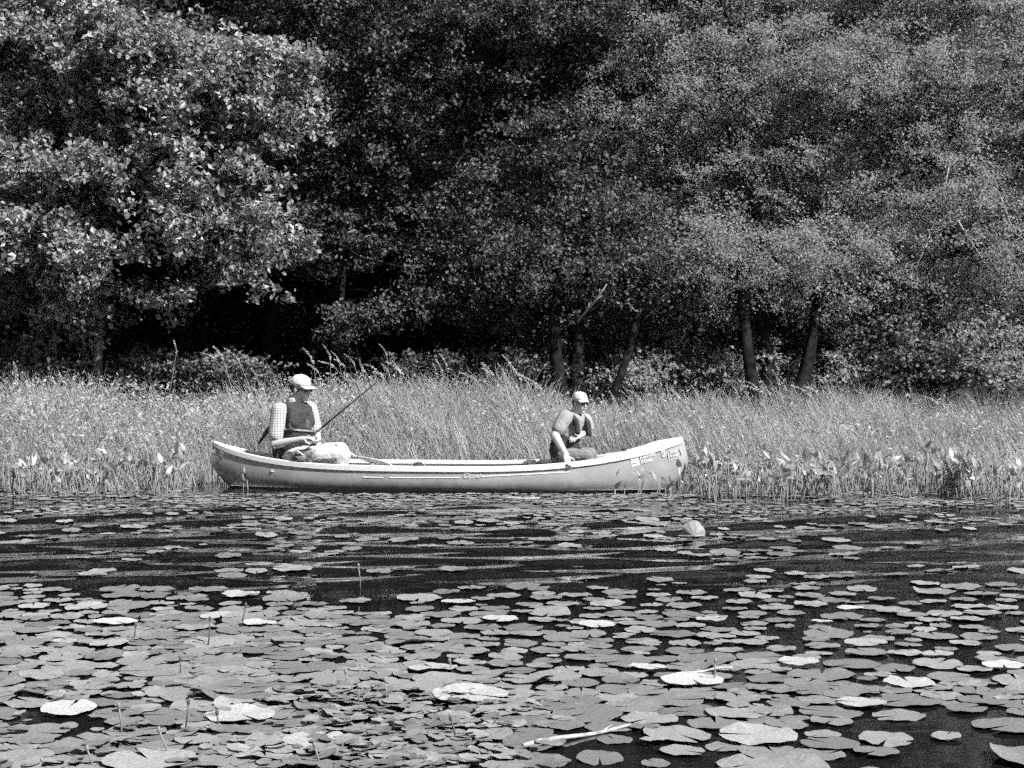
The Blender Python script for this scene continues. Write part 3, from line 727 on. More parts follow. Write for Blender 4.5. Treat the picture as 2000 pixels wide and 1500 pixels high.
decal('decal_print', [pxz(1235, 905), pxz(1243, 903), pxz(1243.5, 904.5), pxz(1235.3, 906.5)], M['ink'], sq, 0.007, 2)
sl = math.radians(14)
lettering('Ramoo', 1250, 896.5, 0.058, sl, M['white'], 0, 0.95); lettering('Nest', 1253, 906, 0.062, sl, M['white'], 0, 0.95)
bd = decal('number_decal', [pxz(1290, 876.5), pxz(1297, 874.5), pxz(1301, 890), pxz(1294, 893)], M['white'])
lettering('8', 1294.5, 889.5, 0.06, sl, M['ink'], 0, 0.8)
decal('crest_bar', [pxz(1307, 898.5), pxz(1321, 893), pxz(1321, 894.5), pxz(1307, 900)], M['print_'])
decal('crest_bar', [pxz(1328, 873.5), pxz(1330, 873), pxz(1334, 886), pxz(1332, 887)], M['print_'])
decal('crest_bar', [pxz(1304, 884), pxz(1306, 883.5), pxz(1308, 896), pxz(1306, 896.5)], M['print_'])
lettering('Scal', 1308, 886, 0.05, sl, M['print_'], 0.2, 1.0); lettering('Loal', 1310, 893, 0.045, sl, M['print_'], 0.2, 1.0)
decal('stern_badge', [pxz(412.5, 876), pxz(421, 878), pxz(421, 886), pxz(412.5, 884)], M['white'])
decal('stern_badge', [pxz(429, 881), pxz(445, 885.5), pxz(445, 887.5), pxz(429, 883)], M['print_'])

# things lying in the canoe
pd = thing('paddle', 'white paddle lying across the gunwale in front of the man', 'paddle', W(740, 902, 18.3))
a, b, c = W(655, 868, 18.52), W(697, 893, 18.44), W(768, 911, 18.16)
MB().tube([a, (a+b)/2, b], 0.012, 8).build('shaft', M['ash'], pd)
t = (c-b)/np.linalg.norm(c-b); sdv = np.cross(t, [0, 0, 1]); sdv /= np.linalg.norm(sdv); up = np.cross(sdv, t); V = []; F = []
for f, w in ((0, 0.016), (0.12, 0.05), (0.35, 0.075), (0.8, 0.08), (0.95, 0.065), (1, 0.03)):
    p = b+(c-b)*f
    for (e, g) in ((-w, 0), (0, 0.012), (w, 0), (0, -0.012)): V.append(p+sdv*e*0.6+up*(e*0.5+g))
for i in range(5):
    for j in range(4): F.append((i*4+j, i*4+(j+1) % 4, (i+1)*4+(j+1) % 4, (i+1)*4+j))
F += [(3, 2, 1, 0), (20, 21, 22, 23)]
MB().add(V, F).build('blade', M['white'], pd)
bgp = K(hx(800)+0.02, 0.02, 0.02)
bag = thing('bag', 'dark domed bag on the canoe floor showing above the gunwale', 'bag', bgp)
MB().ell(bgp+np.array([0, 0, 0.115]), (0.105, 0.12, 0.125)).ell(bgp+np.array([0.02, -0.08, 0.09]), (0.07, 0.06, 0.075)).skin('pouch', M['dark_cloth'], bag, 0.01)
MB().tube([bgp+np.array([0.10*math.cos(q), -0.03, 0.115+0.135*math.sin(q)]) for q in np.linspace(0.3, 2.8, 9)], 0.008, 6).build('strap', M['grey_cloth'], bag)

# ------------------------------------------------------------------ people
def head(mb, c, f, h, tilt=0.0):
    f, r, u = frame3(f)
    f2 = f*math.cos(tilt)-u*math.sin(tilt); u2 = u*math.cos(tilt)+f*math.sin(tilt); f, u = f2, u2
    R = np.stack([f, r, u], 1)
    def H(a, b, k): return np.array(c)+h*(f*a+r*b+u*k)
    mb.ell(H(-0.06, 0, 0.13), (0.40*h, 0.31*h, 0.36*h), R)
    mb.ell(H(0.09, 0, -0.12), (0.27*h, 0.245*h, 0.36*h), R)
    mb.ell(H(0.21, 0, -0.40), (0.11*h, 0.12*h, 0.09*h), R)
    mb.cap(H(0.34, 0, 0.04), 0.035*h, H(0.425, 0, -0.11), 0.052*h)
    mb.cap(H(0.29, -0.13, 0.085), 0.06*h, H(0.29, 0.13, 0.085), 0.06*h)
    mb.cap(H(0.30, -0.07, -0.245), 0.038*h, H(0.30, 0.07, -0.245), 0.038*h)
    for s in (-1, 1):
        mb.ell(H(-0.03, s*0.305, -0.03), (0.08*h, 0.03*h, 0.115*h), R); mb.ell(H(0.22, s*0.15, -0.10), (0.09*h, 0.09*h, 0.10*h), R)
    return H, R
def hand(mb, wrist, d, palm_n, curl, s=1.0):
    """palm, four unequal bent fingers and a thumb from the side of the palm"""
    d = np.array(d, float); d /= np.linalg.norm(d); n = np.array(palm_n, float); n -= d*np.dot(n, d); n /= np.linalg.norm(n); w = np.cross(d, n)
    wrist = np.array(wrist, float)
    for k in (-1.5, -0.5, 0.5, 1.5): mb.cap(wrist+w*k*0.012*s, 0.017*s, wrist+d*0.085*s+w*k*0.021*s, 0.0125*s)
    for k, L in ((-1.5, 0.066), (-0.5, 0.082), (0.5, 0.078), (1.5, 0.06)):
        p = wrist+d*0.085*s+w*k*0.021*s; a = 0
        for i, fr in enumerate((0.42, 0.32, 0.26)):
            a += curl*(0.75 if i == 0 else 1.0); q = p+(d*math.cos(a)+n*math.sin(a))*L*fr*s
            mb.cap(p, (0.0105-0.001*i)*s, q, (0.0095-0.001*i)*s); p = q
    p = wrist+d*0.03*s-w*0.03*s; q = p+(d*0.6-w*0.6+n*0.5)*0.045*s; e = q+(d*0.8+n*0.6)*0.032*s
    mb.cap(p, 0.014*s, q, 0.011*s).cap(q, 0.011*s, e, 0.0095*s)
def cap_hat(H, R, h, parent, m, brim_len, name='cap'):
    """baseball cap: crown panels, brim and button"""
    f, r, u = R[:, 0], R[:, 1], R[:, 2]; V = []; F = []
    nu, nv = 24, 8
    for i in range(nv+1):
        a = math.pi/2*i/nv
        for j in range(nu):
            q = 2*math.pi*j/nu; g = 1+0.02*math.cos(6*q)*math.sin(2*a)
            V.append(H(-0.05+0.43*math.cos(a)**0.8*math.cos(q)*g, 0.345*math.cos(a)**0.8*math.sin(q)*g, 0.16+0.38*math.sin(a)))
    for i in range(nv):
        for j in range(nu): F.append((i*nu+j, i*nu+(j+1) % nu, (i+1)*nu+(j+1) % nu, (i+1)*nu+j))
    o = MB().add(V, F).build(name, m, parent)
    md = o.modifiers.new('thick', 'SOLIDIFY'); md.thickness = 0.006; md.offset = 1
    V = []; F = []
    na = 13
    for i in range(5):
        for j in range(na):
            q = math.radians(-62+124*j/(na-1)); k = i/4
            V.append(H(-0.05+0.43*math.cos(q)+brim_len*k*math.cos(q*0.7), 0.345*math.sin(q)*(1-0.05*k), 0.165+0.02*k-0.10*abs(math.sin(q))**1.6*k-0.05*k*k))
    for i in range(4):
        for j in range(na-1): F.append((i*na+j, i*na+j+1, (i+1)*na+j+1, (i+1)*na+j))
    b = MB().add(V, F).build('brim', m, o); md = b.modifiers.new('thick', 'SOLIDIFY'); md.thickness = 0.005; md.offset = 0
    MB().ell(H(-0.05, 0, 0.55), (0.03*h, 0.03*h, 0.015*h), R).build('button', m, o)
    return o
def glasses(H, R, h, parent):
    g = MB()
    for s in (-1, 1): g.ell(H(0.355, s*0.135, 0.0), (0.03*h, 0.105*h, 0.075*h), R)
    g.cap(H(0.375, -0.05, 0.02), 0.012*h, H(0.375, 0.05, 0.02), 0.012*h)
    o = g.build('sunglasses', M['lens'], parent)
    t_ = MB()
    for s in (-1, 1): t_.cap(H(0.33, s*0.23, 0.02), 0.014*h, H(-0.03, s*0.32, 0.03), 0.012*h)
    t_.build('temple_arm', M['black'], o)

# --- the man in the stern
man = thing('person', 'person in a pale cap and plaid shirt sitting in the stern holding a fishing rod', 'person', K(-0.66*HL, 0, 0.2))
Rs, Ls = W(546, 802, 18.42), W(604, 799, 18.68)
ch, up_, pel = W(569, 843, 18.56), W(575, 812, 18.56), W(565, 887, 18.57)
neck, hc = W(577, 791, 18.56), W(588, 760, 18.54)
Re, Rw, Le, Lw = W(536, 868, 18.36), W(592, 858, 18.24), W(617, 848, 18.66), W(622, 873, 18.45)
Rh, Lh, Rk, Lk = W(572, 892, 18.47), W(584, 890, 18.68), W(668, 889, 18.34), W(664, 880, 18.62)
Rf, Lf = Rk+np.array([-0.06, 0.02, -0.30]), Lk+np.array([-0.05, 0, -0.33])
hf = np.array([0.84, -0.54, -0.02])
b = MB()
H, R = head(b, hc, hf, 0.28, 0.12)
b.chain([neck+np.array([0, 0, -0.05]), hc+np.array([-0.02, 0, -0.05])], [0.066, 0.062])
torso = lambda g: MB().chain([pel, ch, up_], [0.155+g, 0.15+g, 0.135+g]).chain([Rs+(up_-Rs)*0.25, Ls+(up_-Ls)*0.25], [0.075+g, 0.075+g])
for (v, f_) in [(torso(0).v, torso(0).f)]: b.add(v, f_)
b.chain([Rs, Re, Rw], [0.066, 0.05, 0.034]); b.chain([Ls, Le, Lw], [0.066, 0.05, 0.034])
b.chain([Rh, Rk, Rf], [0.10, 0.07, 0.05]); b.chain([Lh, Lk, Lf], [0.10, 0.07, 0.05])
rodA, rodB = W(612, 849, 18.21), W(728, 753, 18.5)
rd = (rodB-rodA)/np.linalg.norm(rodB-rodA)
hand(b, Rw, W(610, 853, 18.19)-Rw, (0.1, 0.35, -0.9), 0.75, 1.12)
hand(b, Lw, (0.35, -0.45, -0.6), (0.1, 0.5, -0.75), 0.35, 1.1)
for k in (Rf, Lf): b.cap(k, 0.05, k+np.array([0.14, -0.02, -0.03]), 0.035)
b.skin('body', M['skin'], man, 0.0055, 3)
s = torso(0.016); s.chain([Rs, Rs+(Re-Rs)*0.72], [0.088, 0.082]).chain([Ls, Ls+(Le-Ls)*0.75], [0.088, 0.08])
s.chain([neck+np.array([0, 0, -0.06]), neck+np.array([-0.01, 0, 0.03])], [0.092, 0.082])
s.skin('shirt', M['plaid'], man, 0.007, 3)
fw = np.array([0.62, -0.78, 0])
v = MB().chain([pel+np.array([0, 0, 0.04]), ch+fw*0.015, up_+fw*0.02+np.array([0, 0, 0.0])], [0.180, 0.192, 0.165])
for side, e in ((Rs, 0.45), (Ls, 0.45)):
    p = side+(up_-side)*e
    v.chain([p+fw*0.135+np.array([0, 0, -0.10]), p+fw*0.10+np.array([0, 0, 0.03]), p+fw*0.03+np.array([0, 0, 0.075]), p-fw*0.08+np.array([0, 0, 0.05]), p-fw*0.14+np.array([0, 0, -0.12])], [0.062, 0.05, 0.042, 0.05, 0.06])
vest = v.skin('life_vest', M['dark_cloth'], man, 0.008, 3)
for k in range(2):
    p = ch+np.array([0, 0, 0.02-0.09*k]); pts = [p+0.208*(math.cos(a)*fw+math.sin(a)*np.array([0.78, 0.62, 0]))+np.array([0, 0, -0.02*a]) for a in np.linspace(-1.3, 1.2, 12)]
    MB().tube(pts, 0.011, 5).build('belt', M['grey_cloth'] if k == 0 else M['black'], vest)
MB().tube([ch+fw*0.198+np.array([0, 0, 0.12]), ch+fw*0.208, ch+fw*0.198+np.array([0, 0, -0.14])], 0.007, 5).build('zip', M['black'], vest)
st = MB().tube([W(537, 826, 18.58), W(521, 842, 18.60), W(505, 867, 18.62)], [0.03, 0.024, 0.010], 7); st.build('back_strap', M['black'], vest)
s = MB().chain([pel+np.array([0, 0, -0.03]), pel+np.array([0.02, 0, 0.0])], [0.165, 0.16]).chain([Rh, Rk], [0.118, 0.092]).chain([Lh, Lk], [0.118, 0.092]).chain([Rk, Rk+(Rf-Rk)*0.3], [0.092, 0.086]).chain([Lk, Lk+(Lf-Lk)*0.3], [0.092, 0.086])
s.skin('trousers', M['trouser'], man, 0.008, 3)
cap_hat(H, R, 0.28, man, M['pale_cloth'], 0.30); glasses(H, R, 0.28, man)
hr = MB().ell(H(-0.10, 0, 0.06), (0.37*0.28, 0.318*0.28, 0.30*0.28), R); hr.build('hair', M['hair'], man)

vest_man, fw_man = vest, np.array([0.62, -0.78, 0])
pch = W(597, 893, 18.27)
pouch = thing('tackle_pouch', 'mottled soft pouch lying in the lap of the man in the stern', 'pouch', pch)
q = MB().ell(pch, (0.12, 0.07, 0.085)).ell(pch+np.array([0.05, -0.02, 0.035]), (0.07, 0.06, 0.06)).ell(pch+np.array([-0.07, 0.0, 0.02]), (0.08, 0.06, 0.06)).skin('pouch', M['mottled'], pouch, 0.008)
MB().tube([pch+np.array([-0.08+0.02*k, -0.075+0.002*k*k, 0.075-0.016*k]) for k in range(7)], 0.008, 6).build('flap_edge', M['offwhite'], pouch)
for k, (du, dv, dz) in enumerate(((0.17, -0.095, 0.07), (0.17, 0.085, 0.07))):          # chest pockets of the vest
    lat = np.array([0.78, 0.62, 0]); c_ = ch+fw_man*0.185+lat*dv+np.array([0, 0, dz])
    pk = MB().ell(c_, (0.055, 0.022, 0.06), np.stack([lat, fw_man, [0, 0, 1]], 1)).build('pocket', M['pocket_cloth'], vest_man)
rod = thing('fishing_rod', 'thin dark fishing rod held up by the man in the stern', 'fishing rod', rodA)
butt = rodA-rd*0.07
MB().tube([rodA+rd*0.10, rodA+rd*0.5, rodB, rodB+rd*0.35], [0.010, 0.009, 0.007, 0.003], 7).build('blank', M['black'], rod)
MB().tube([butt, butt+rd*0.05, rodA, rodA+rd*0.11], [0.013, 0.014, 0.012, 0.010], 8).build('grip', M['dark_cloth'], rod)
rl = MB().ell(rodA+rd*0.02+np.array([0.0, -0.01, -0.055]), (0.026, 0.022, 0.026)).cap(rodA+rd*0.02, 0.006, rodA+rd*0.02+np.array([0, 0, -0.05]), 0.006); reel = rl.build('reel', M['black'], rod)
MB().cap(rodA+np.array([0.0, -0.03, -0.055]), 0.004, rodA+np.array([0.03, -0.05, -0.055]), 0.007).build('crank', M['offwhite'], reel)
for k in (0.3, 0.6, 0.85): MB().tube([rodA+(rodB-rodA)*k+0.012*np.array([math.cos(a), 0, math.sin(a)])-np.array([0, 0, 0.014]) for a in np.linspace(0, 2*math.pi, 9)], 0.0015, 4).build('guide', M['black'], rod)

# --- the person in the bow
wom = thing('person', 'person in a white cap and sunglasses leaning on the gunwale in the bow', 'person', K(0.5*HL, 0, 0.2))
Rs, Ls = W(1104, 815, 18.14), W(1143, 821, 18.38)
ch, up_, pel = W(1108, 850, 18.28), W(1120, 822, 18.27), W(1100, 887, 18.28)
neck, hc = W(1122, 808, 18.26), W(1133, 787, 18.22)
Re, Rw, Le, Lw = W(1084, 851, 18.06), W(1105, 888, 17.99), W(1150, 843, 18.36), W(1131, 851, 18.20)
Rh, Lh, Rk, Lk = W(1104, 892, 18.19), W(1110, 890, 18.37), W(1146, 891, 18.10), W(1153, 887, 18.36)
Rf, Lf = Rk+np.array([0.05, 0.03, -0.30]), Lk+np.array([0.05, 0, -0.33])
hf = np.array([0.62, -0.78, -0.03]); HH = 0.212
b = MB()
H, R = head(b, hc, hf, HH, 0.1)
b.chain([neck+np.array([-0.02, 0, -0.05]), hc+np.array([-0.02, 0, -0.05])], [0.052, 0.048])
def torso2(g): return MB().chain([pel, ch, up_], [0.12+g, 0.115+g, 0.10+g]).chain([Rs+(up_-Rs)*0.2, Ls+(up_-Ls)*0.2], [0.058+g, 0.058+g])
q = torso2(0); b.add(q.v, q.f)
b.chain([Rs, Re, Rw], [0.054, 0.046, 0.030]); b.chain([Ls, Le, Lw], [0.052, 0.042, 0.028])
b.chain([Rh, Rk, Rf], [0.085, 0.06, 0.042]); b.chain([Lh, Lk, Lf], [0.085, 0.06, 0.042])
hand(b, Rw, W(1109, 903, 17.95)-Rw, (0.5, -0.75, 0.1), 0.35, 0.95)
hand(b, Lw, (-0.5, -0.7, -0.1), (-0.2, 0.3, -0.8), 0.5, 0.95)
for k in (Rf, Lf): b.cap(k, 0.042, k+np.array([0.13, -0.02, -0.03]), 0.03)
b.skin('body', M['skin'], wom, 0.005, 3)
s = torso2(0.014); s.chain([Rs, Rs+(Re-Rs)*0.62], [0.078, 0.074]).chain([Ls, Ls+(Le-Ls)*0.65], [0.074, 0.07])
s.skin('shirt', M['grey_cloth'], wom, 0.006, 3)
fw = np.array([0.72, -0.69, 0])
v = MB().chain([pel+np.array([0.0, 0.0, 0.04]), ch+np.array([-0.01, 0.01, -0.03]), up_+np.array([-0.03, 0.03, -0.03])], [0.148, 0.145, 0.11])
for side, e in ((Rs, 0.45), (Ls, 0.40)):
    p = side+(up_-side)*e
    v.chain([p+fw*0.12+np.array([0, 0, -0.13]), p+fw*0.10+np.array([0, 0, -0.02]), p+np.array([0, 0, 0.062]), p-fw*0.09+np.array([0, 0, 0.01]), p-fw*0.12+np.array([0, 0, -0.1])], [0.03, 0.03, 0.03, 0.034, 0.04])
vest = v.skin('life_vest', M['dark_cloth'], wom, 0.007, 3)
MB().tube([ch+0.14*(math.cos(a)*fw+math.sin(a)*np.array([0.69, 0.72, 0]))+np.array([-0.02, 0.02, -0.02]) for a in np.linspace(-2, 1.6, 14)], 0.009, 5).build('belt', M['black'], vest)
s = MB().chain([pel+np.array([0, 0, -0.03]), pel+np.array([0.02, 0, 0])], [0.13, 0.125]).chain([Rh, Rk], [0.10, 0.068]).chain([Lh, Lk], [0.10, 0.068]).chain([Rk, Rf], [0.068, 0.055]).chain([Lk, Lf], [0.068, 0.055])
s.skin('trousers', M['grey_trouser'], wom, 0.007, 3)
cap_hat(H, R, HH, wom, M['pale_cloth'], 0.12); glasses(H, R, HH, wom)
MB().ell(H(-0.12, 0, 0.02), (0.34*HH, 0.325*HH, 0.33*HH), R).cap(H(-0.40, 0, -0.05), 0.10*HH, H(-0.42, 0, -0.35), 0.05*HH).skin('hair', M['hair'], wom, 0.006)

# ------------------------------------------------------------------ lily pads
def pad_mesh(r, n=34, wavy=0.02, curl=0.0, notch=0.10, tone=0.0, seg=2):
    rings = [0.0, 0.55, 1.0] if seg == 2 else [0.0, 0.4, 0.75, 1.0]
    ph = r.uniform(0, 6.28, 4); V = [(0, 0, 0)]; F = []
    angs = np.linspace(notch, 2*math.pi-notch, n)
    asp = 1+0.07*r.normal(); cl = r.uniform(0, 6.28)
    for k in rings[1:]:
        for q in angs:
            rad = k*(1+0.018*math.sin(3*q+ph[0])+0.010*math.sin(7*q+ph[1])+0.004*math.sin(13*q+ph[3]))
            if k == 1.0 and (q < notch*2.2 or q > 2*math.pi-notch*2.2): rad *= 0.93
            z = wavy*k*k*(math.sin(4*q+ph[2])+0.6*math.sin(9*q+ph[1]))+0.012*k*k + curl*max(0, math.cos(q-cl))**3*k**3
            V.append((rad*math.cos(q), rad*math.sin(q)*asp, z))
    for j in range(n-1): F.append((0, 1+j, 2+j))
    for i in range(len(rings)-2):
        for j in range(n-1):
            a = 1+i*n+j; F.append((a, a+n, a+n+1, a+1))
    V = np.array(V, float)
    return V, F
def mk_pad(V, F, m):
    me = bpy.data.meshes.new('lily_pad'); me.from_pydata([tuple(v) for v in V], [], F); me.update(); me.materials.append(m)
    me.polygons.foreach_set('use_smooth', np.full(len(me.polygons), True, dtype=bool)); return me
r_ = np.random.default_rng(17)
shapes = [pad_mesh(r_, wavy=0.012+0.02*r_.random(), curl=(0.0 if k < 9 else 0.22)) for k in range(12)]
mesh_pad = [mk_pad(V, F, M['pad']) for V, F in shapes]
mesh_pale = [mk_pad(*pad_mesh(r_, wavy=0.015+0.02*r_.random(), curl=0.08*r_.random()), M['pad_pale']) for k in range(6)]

def dens(px, py):
    if py < 988: return 0.8
    if py < 1060:
        if 500 < px < 700 and 1030 < py: return 0.2
        return 0.36 if py < 1012 else 0.16
    if py < 1112:
        if px < 150: return 0.05
        if px < 700: return 0.2
        if px < 1300: return 0.06
        return 0.45 if (px < 1760 and py < 1090) else 0.04
    if py < 1150: return 0.04 if px < 780 else (0.06 if px < 1480 else (0.22 if px < 1900 else 0.04))
    if py < 1200:
        if px < 430: return 0.75
        if px < 600: return 0.25
        if px < 770: return 0.03
        return 0.36 if px < 1560 else 0.32
    if py < 1330:
        if px < 820: return 0.97
        if px < 1250: return 0.80
        if px < 1500: return 0.52
        return 0.42 if py < 1300 else 0.62
    if px < 190 and 1385 < py < 1440: return 0.12
    if 570 < px < 960 and py > 1345: return 0.72
    if px < 1000: return 0.95
    if 1080 < px < 1330 and py > 1425: return 0.12
    if px < 1300: return 0.85
    if px < 1420 and py > 1370: return 0.3
    if px > 1640 and py > 1385: return 0.05
    if 1420 < py < 1440: return 0.2
    return 0.85
pads = []                                               # x, y, radius, kind
cell = {}
def fits(x, y, rad, ov):
    cx, cy = int(math.floor(x/0.35)), int(math.floor(y/0.35))
    for i in range(cx-1, cx+2):
        for j in range(cy-1, cy+2):
            for (a, b_, c_) in cell.get((i, j), ()):
                if (a-x)**2+(b_-y)**2 < (ov*(c_+rad))**2: return False
    cell.setdefault((cx, cy), []).append((x, y, rad)); return True
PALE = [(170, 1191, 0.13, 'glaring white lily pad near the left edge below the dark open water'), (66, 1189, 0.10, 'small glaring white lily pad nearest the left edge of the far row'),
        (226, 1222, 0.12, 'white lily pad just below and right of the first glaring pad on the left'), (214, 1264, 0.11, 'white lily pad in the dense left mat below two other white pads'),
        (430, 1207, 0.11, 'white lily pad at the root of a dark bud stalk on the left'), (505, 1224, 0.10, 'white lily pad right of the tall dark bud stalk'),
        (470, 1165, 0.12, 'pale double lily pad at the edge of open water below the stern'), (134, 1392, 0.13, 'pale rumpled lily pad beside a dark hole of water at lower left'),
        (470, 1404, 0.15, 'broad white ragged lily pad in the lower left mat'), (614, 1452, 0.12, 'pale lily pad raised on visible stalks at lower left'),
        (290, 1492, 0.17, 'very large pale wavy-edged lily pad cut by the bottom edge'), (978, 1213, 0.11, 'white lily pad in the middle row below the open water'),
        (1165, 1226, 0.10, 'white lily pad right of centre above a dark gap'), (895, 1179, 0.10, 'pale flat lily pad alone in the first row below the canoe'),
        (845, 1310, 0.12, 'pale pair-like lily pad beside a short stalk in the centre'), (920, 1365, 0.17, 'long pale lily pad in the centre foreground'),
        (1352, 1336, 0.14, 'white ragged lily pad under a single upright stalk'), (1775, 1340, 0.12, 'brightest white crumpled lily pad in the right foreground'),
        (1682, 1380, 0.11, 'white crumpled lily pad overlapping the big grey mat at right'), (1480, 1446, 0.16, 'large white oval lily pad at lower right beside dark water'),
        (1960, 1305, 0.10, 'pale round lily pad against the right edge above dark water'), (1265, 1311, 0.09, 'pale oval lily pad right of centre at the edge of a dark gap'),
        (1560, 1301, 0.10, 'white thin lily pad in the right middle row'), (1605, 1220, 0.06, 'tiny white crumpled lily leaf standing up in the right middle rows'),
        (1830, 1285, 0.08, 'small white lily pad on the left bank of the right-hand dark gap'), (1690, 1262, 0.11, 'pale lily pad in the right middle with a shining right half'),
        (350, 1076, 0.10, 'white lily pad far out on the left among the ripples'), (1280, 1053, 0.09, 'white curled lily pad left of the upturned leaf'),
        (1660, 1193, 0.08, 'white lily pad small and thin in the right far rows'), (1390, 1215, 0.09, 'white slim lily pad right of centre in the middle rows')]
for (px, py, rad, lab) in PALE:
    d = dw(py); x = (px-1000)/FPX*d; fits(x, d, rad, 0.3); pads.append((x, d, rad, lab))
n_try = 130000
dd = np.concatenate([1/np.sqrt(r_.uniform(1/18.6**2, 1/6.35**2, n_try)), r_.uniform(13.8, 18.4, 70000)]); n_try += 70000; order = np.argsort(r_.random(n_try))
for k in order:
    d = dd[k]; hw = 0.30*d; x = r_.uniform(-hw, hw); px = 1000+x/d*FPX; py = HY+FPX*CH/d
    jx, jy = 60*math.sin(py*0.05+px*0.013), 16*math.sin(px*0.02+1.3)+9*math.sin(px*0.047+py*0.03)
    pr = dens(px+jx*0.5, py+jy*0.7)**2.2
    if 972 < py < 1150:                                # far pads drift together in long strips along the ripples
        m_ = math.sin(px*0.0052+py*0.145+0.6*math.sin(px*0.004))+0.8*math.sin(px*0.0093-py*0.21+2.0)
        pr *= 2.2 if m_ > 0.45 else (0.5 if m_ > -0.1 else 0.07)
    if r_.random() > pr: continue
    rad = (0.117 if d < 9 else 0.104)+0.026*r_.normal() if d < 11.5 else (0.088+0.02*r_.normal() if d < 14.0 else (0.07+0.02*r_.normal() if d < 15.4 else 0.042+0.013*r_.normal())); rad = float(np.clip(rad, 0.025, 0.18))
    den = dens(px, py)
    ov = 0.70 if den > 0.8 else (0.86 if den > 0.5 else 0.97)
    if d > 17.75 and (-3.3 < x < 1.9): continue
    if fits(x, d, rad, ov): pads.append((x, d, rad, None))
def show(p):
    x, y, rad, lab = p; px = 1000+x/y*FPX; py = HY+FPX*CH/y
    return rad*rad/y**3*(1 if (-20 < px < 2020 and py < 1515) else 0.05)*(1 if lab is None else 100)
pads.sort(key=show, reverse=True)
SHORT = {(170, 1191): 'the first glaring pad at far left', (66, 1189): 'the small glaring pad at the left edge', (226, 1222): 'the second glaring white pad at left', (214, 1264): 'the white pad in the left mat',
         (430, 1207): 'the white pad at the dark stalk root', (505, 1224): 'the white pad right of the tall dark stalk', (470, 1165): 'the pale double pad below the stern', (134, 1392): 'the rumpled pale pad at lower left',
         (470, 1404): 'the broad ragged white pad at lower left', (614, 1452): 'the raised pale pad at bottom left', (290, 1492): 'the huge wavy pale pad at the bottom', (978, 1213): 'the white pad in the middle row',
         (1165, 1226): 'the white pad above a dark gap at centre', (895, 1179): 'the lone pale pad in the first row', (845, 1310): 'the pale pad by the short centre stalk', (920, 1365): 'the long pale pad at centre front',
         (1352, 1336): 'the ragged white pad under the upright stalk', (1775, 1340): 'the brightest crumpled white pad at right', (1682, 1380): 'the crumpled pad on the right grey mat', (1480, 1446): 'the large white oval pad at lower right',
         (1960, 1305): 'the pale round pad at the right edge', (1265, 1311): 'the pale oval pad right of centre', (1560, 1301): 'the thin white pad in the right middle', (1605, 1220): 'the tiny crumpled white leaf at right',
         (1830, 1285): 'the small white pad by the right dark gap', (1690, 1262): 'the half-shining pale pad at right', (350, 1076): 'the white pad among the left ripples', (1280, 1053): 'the curled white pad by the upturned leaf',
         (1660, 1193): 'the small thin white pad in the far right rows', (1390, 1215): 'the slim white pad right of centre', (1397, 1320): 'the single upright pale stalk', (1130, 1440): 'the long pale floating stick',
         (752, 1350): 'the pale upright stalk at centre left', (700, 1130): 'the stalk standing alone in open water', (1355, 1040): 'the upturned round leaf'}
pad_label = {}
inview = [(i, 1000+x/y*FPX, HY+FPX*CH/y) for i, (x, y, rad, lab) in enumerate(pads[:300]) if lab is None]
for (lx, ly), nm in SHORT.items():
    for word, ax, sg in (('just left of', 0, -1), ('just right of', 0, 1), ('just in front of', 1, 1), ('just behind', 1, -1)):
        best = None
        for i, px, py in inview:
            u, v = (px-lx), (py-ly)*5.0                # the pond is seen at a grazing angle
            al, ac = (sg*u, abs(v)) if ax == 0 else (sg*v, abs(u))
            if al > 0 and ac < al and math.hypot(u, v) < 230 and i not in pad_label and (best is None or math.hypot(u, v) < best[0]): best = (math.hypot(u, v), i)
        if best: pad_label[best[1]] = 'grey pad ' + word + ' ' + nm
BV, BF, BT_ = [], [], []; off = 0
GP = 'lily pads floating on the pond'
for i, (x, y, rad, lab) in enumerate(pads):
    z = float(water_z(np.array(x), np.array(y)))+0.004+0.010*r_.random(); e = 0.02
    sx = float(water_z(np.array(x+e), np.array(y))-water_z(np.array(x-e), np.array(y)))/(2*e); sy = float(water_z(np.array(x), np.array(y+e))-water_z(np.array(x), np.array(y-e)))/(2*e)
    tx, ty = 0.022*r_.normal(), 0.022*r_.normal(); rz = r_.uniform(0, 6.28)
    if i < 300:
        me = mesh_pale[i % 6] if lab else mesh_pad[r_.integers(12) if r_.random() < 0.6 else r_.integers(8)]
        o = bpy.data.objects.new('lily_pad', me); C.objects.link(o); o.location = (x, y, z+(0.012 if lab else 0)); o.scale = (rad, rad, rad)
        o.rotation_euler = (Matrix.Rotation(math.atan(sy)+tx, 3, 'X') @ Matrix.Rotation(-math.atan(sx)+ty, 3, 'Y') @ Matrix.Rotation(rz, 3, 'Z')).to_euler()
        tag(o, lab or pad_label.get(i, 'flat grey lily pad lying among its grey neighbours on the pond'), 'lily pad', GP)
    else:
        V, F = shapes[r_.integers(8)]
        c_, s_ = math.cos(rz), math.sin(rz); Q = np.stack([(V[:, 0]*c_-V[:, 1]*s_)*rad, (V[:, 0]*s_+V[:, 1]*c_)*rad, V[:, 2]*rad], 1)
        Q[:, 2] += Q[:, 0]*(sx+ty)+Q[:, 1]*(sy+tx)+z; Q[:, 0] += x; Q[:, 1] += y
        BV.append(Q); BF += [tuple(a+off for a in f) for f in F]; BT_.append(np.full(len(V), r_.random())); off += len(V)
me = bpy.data.meshes.new('far_lily_pads'); me.from_pydata([tuple(p) for p in np.concatenate(BV)], [], BF); me.update(); me.materials.append(M['pad'])
at = me.attributes.new('tone', 'FLOAT', 'POINT'); at.data.foreach_set('value', np.concatenate(BT_).astype(np.float32))
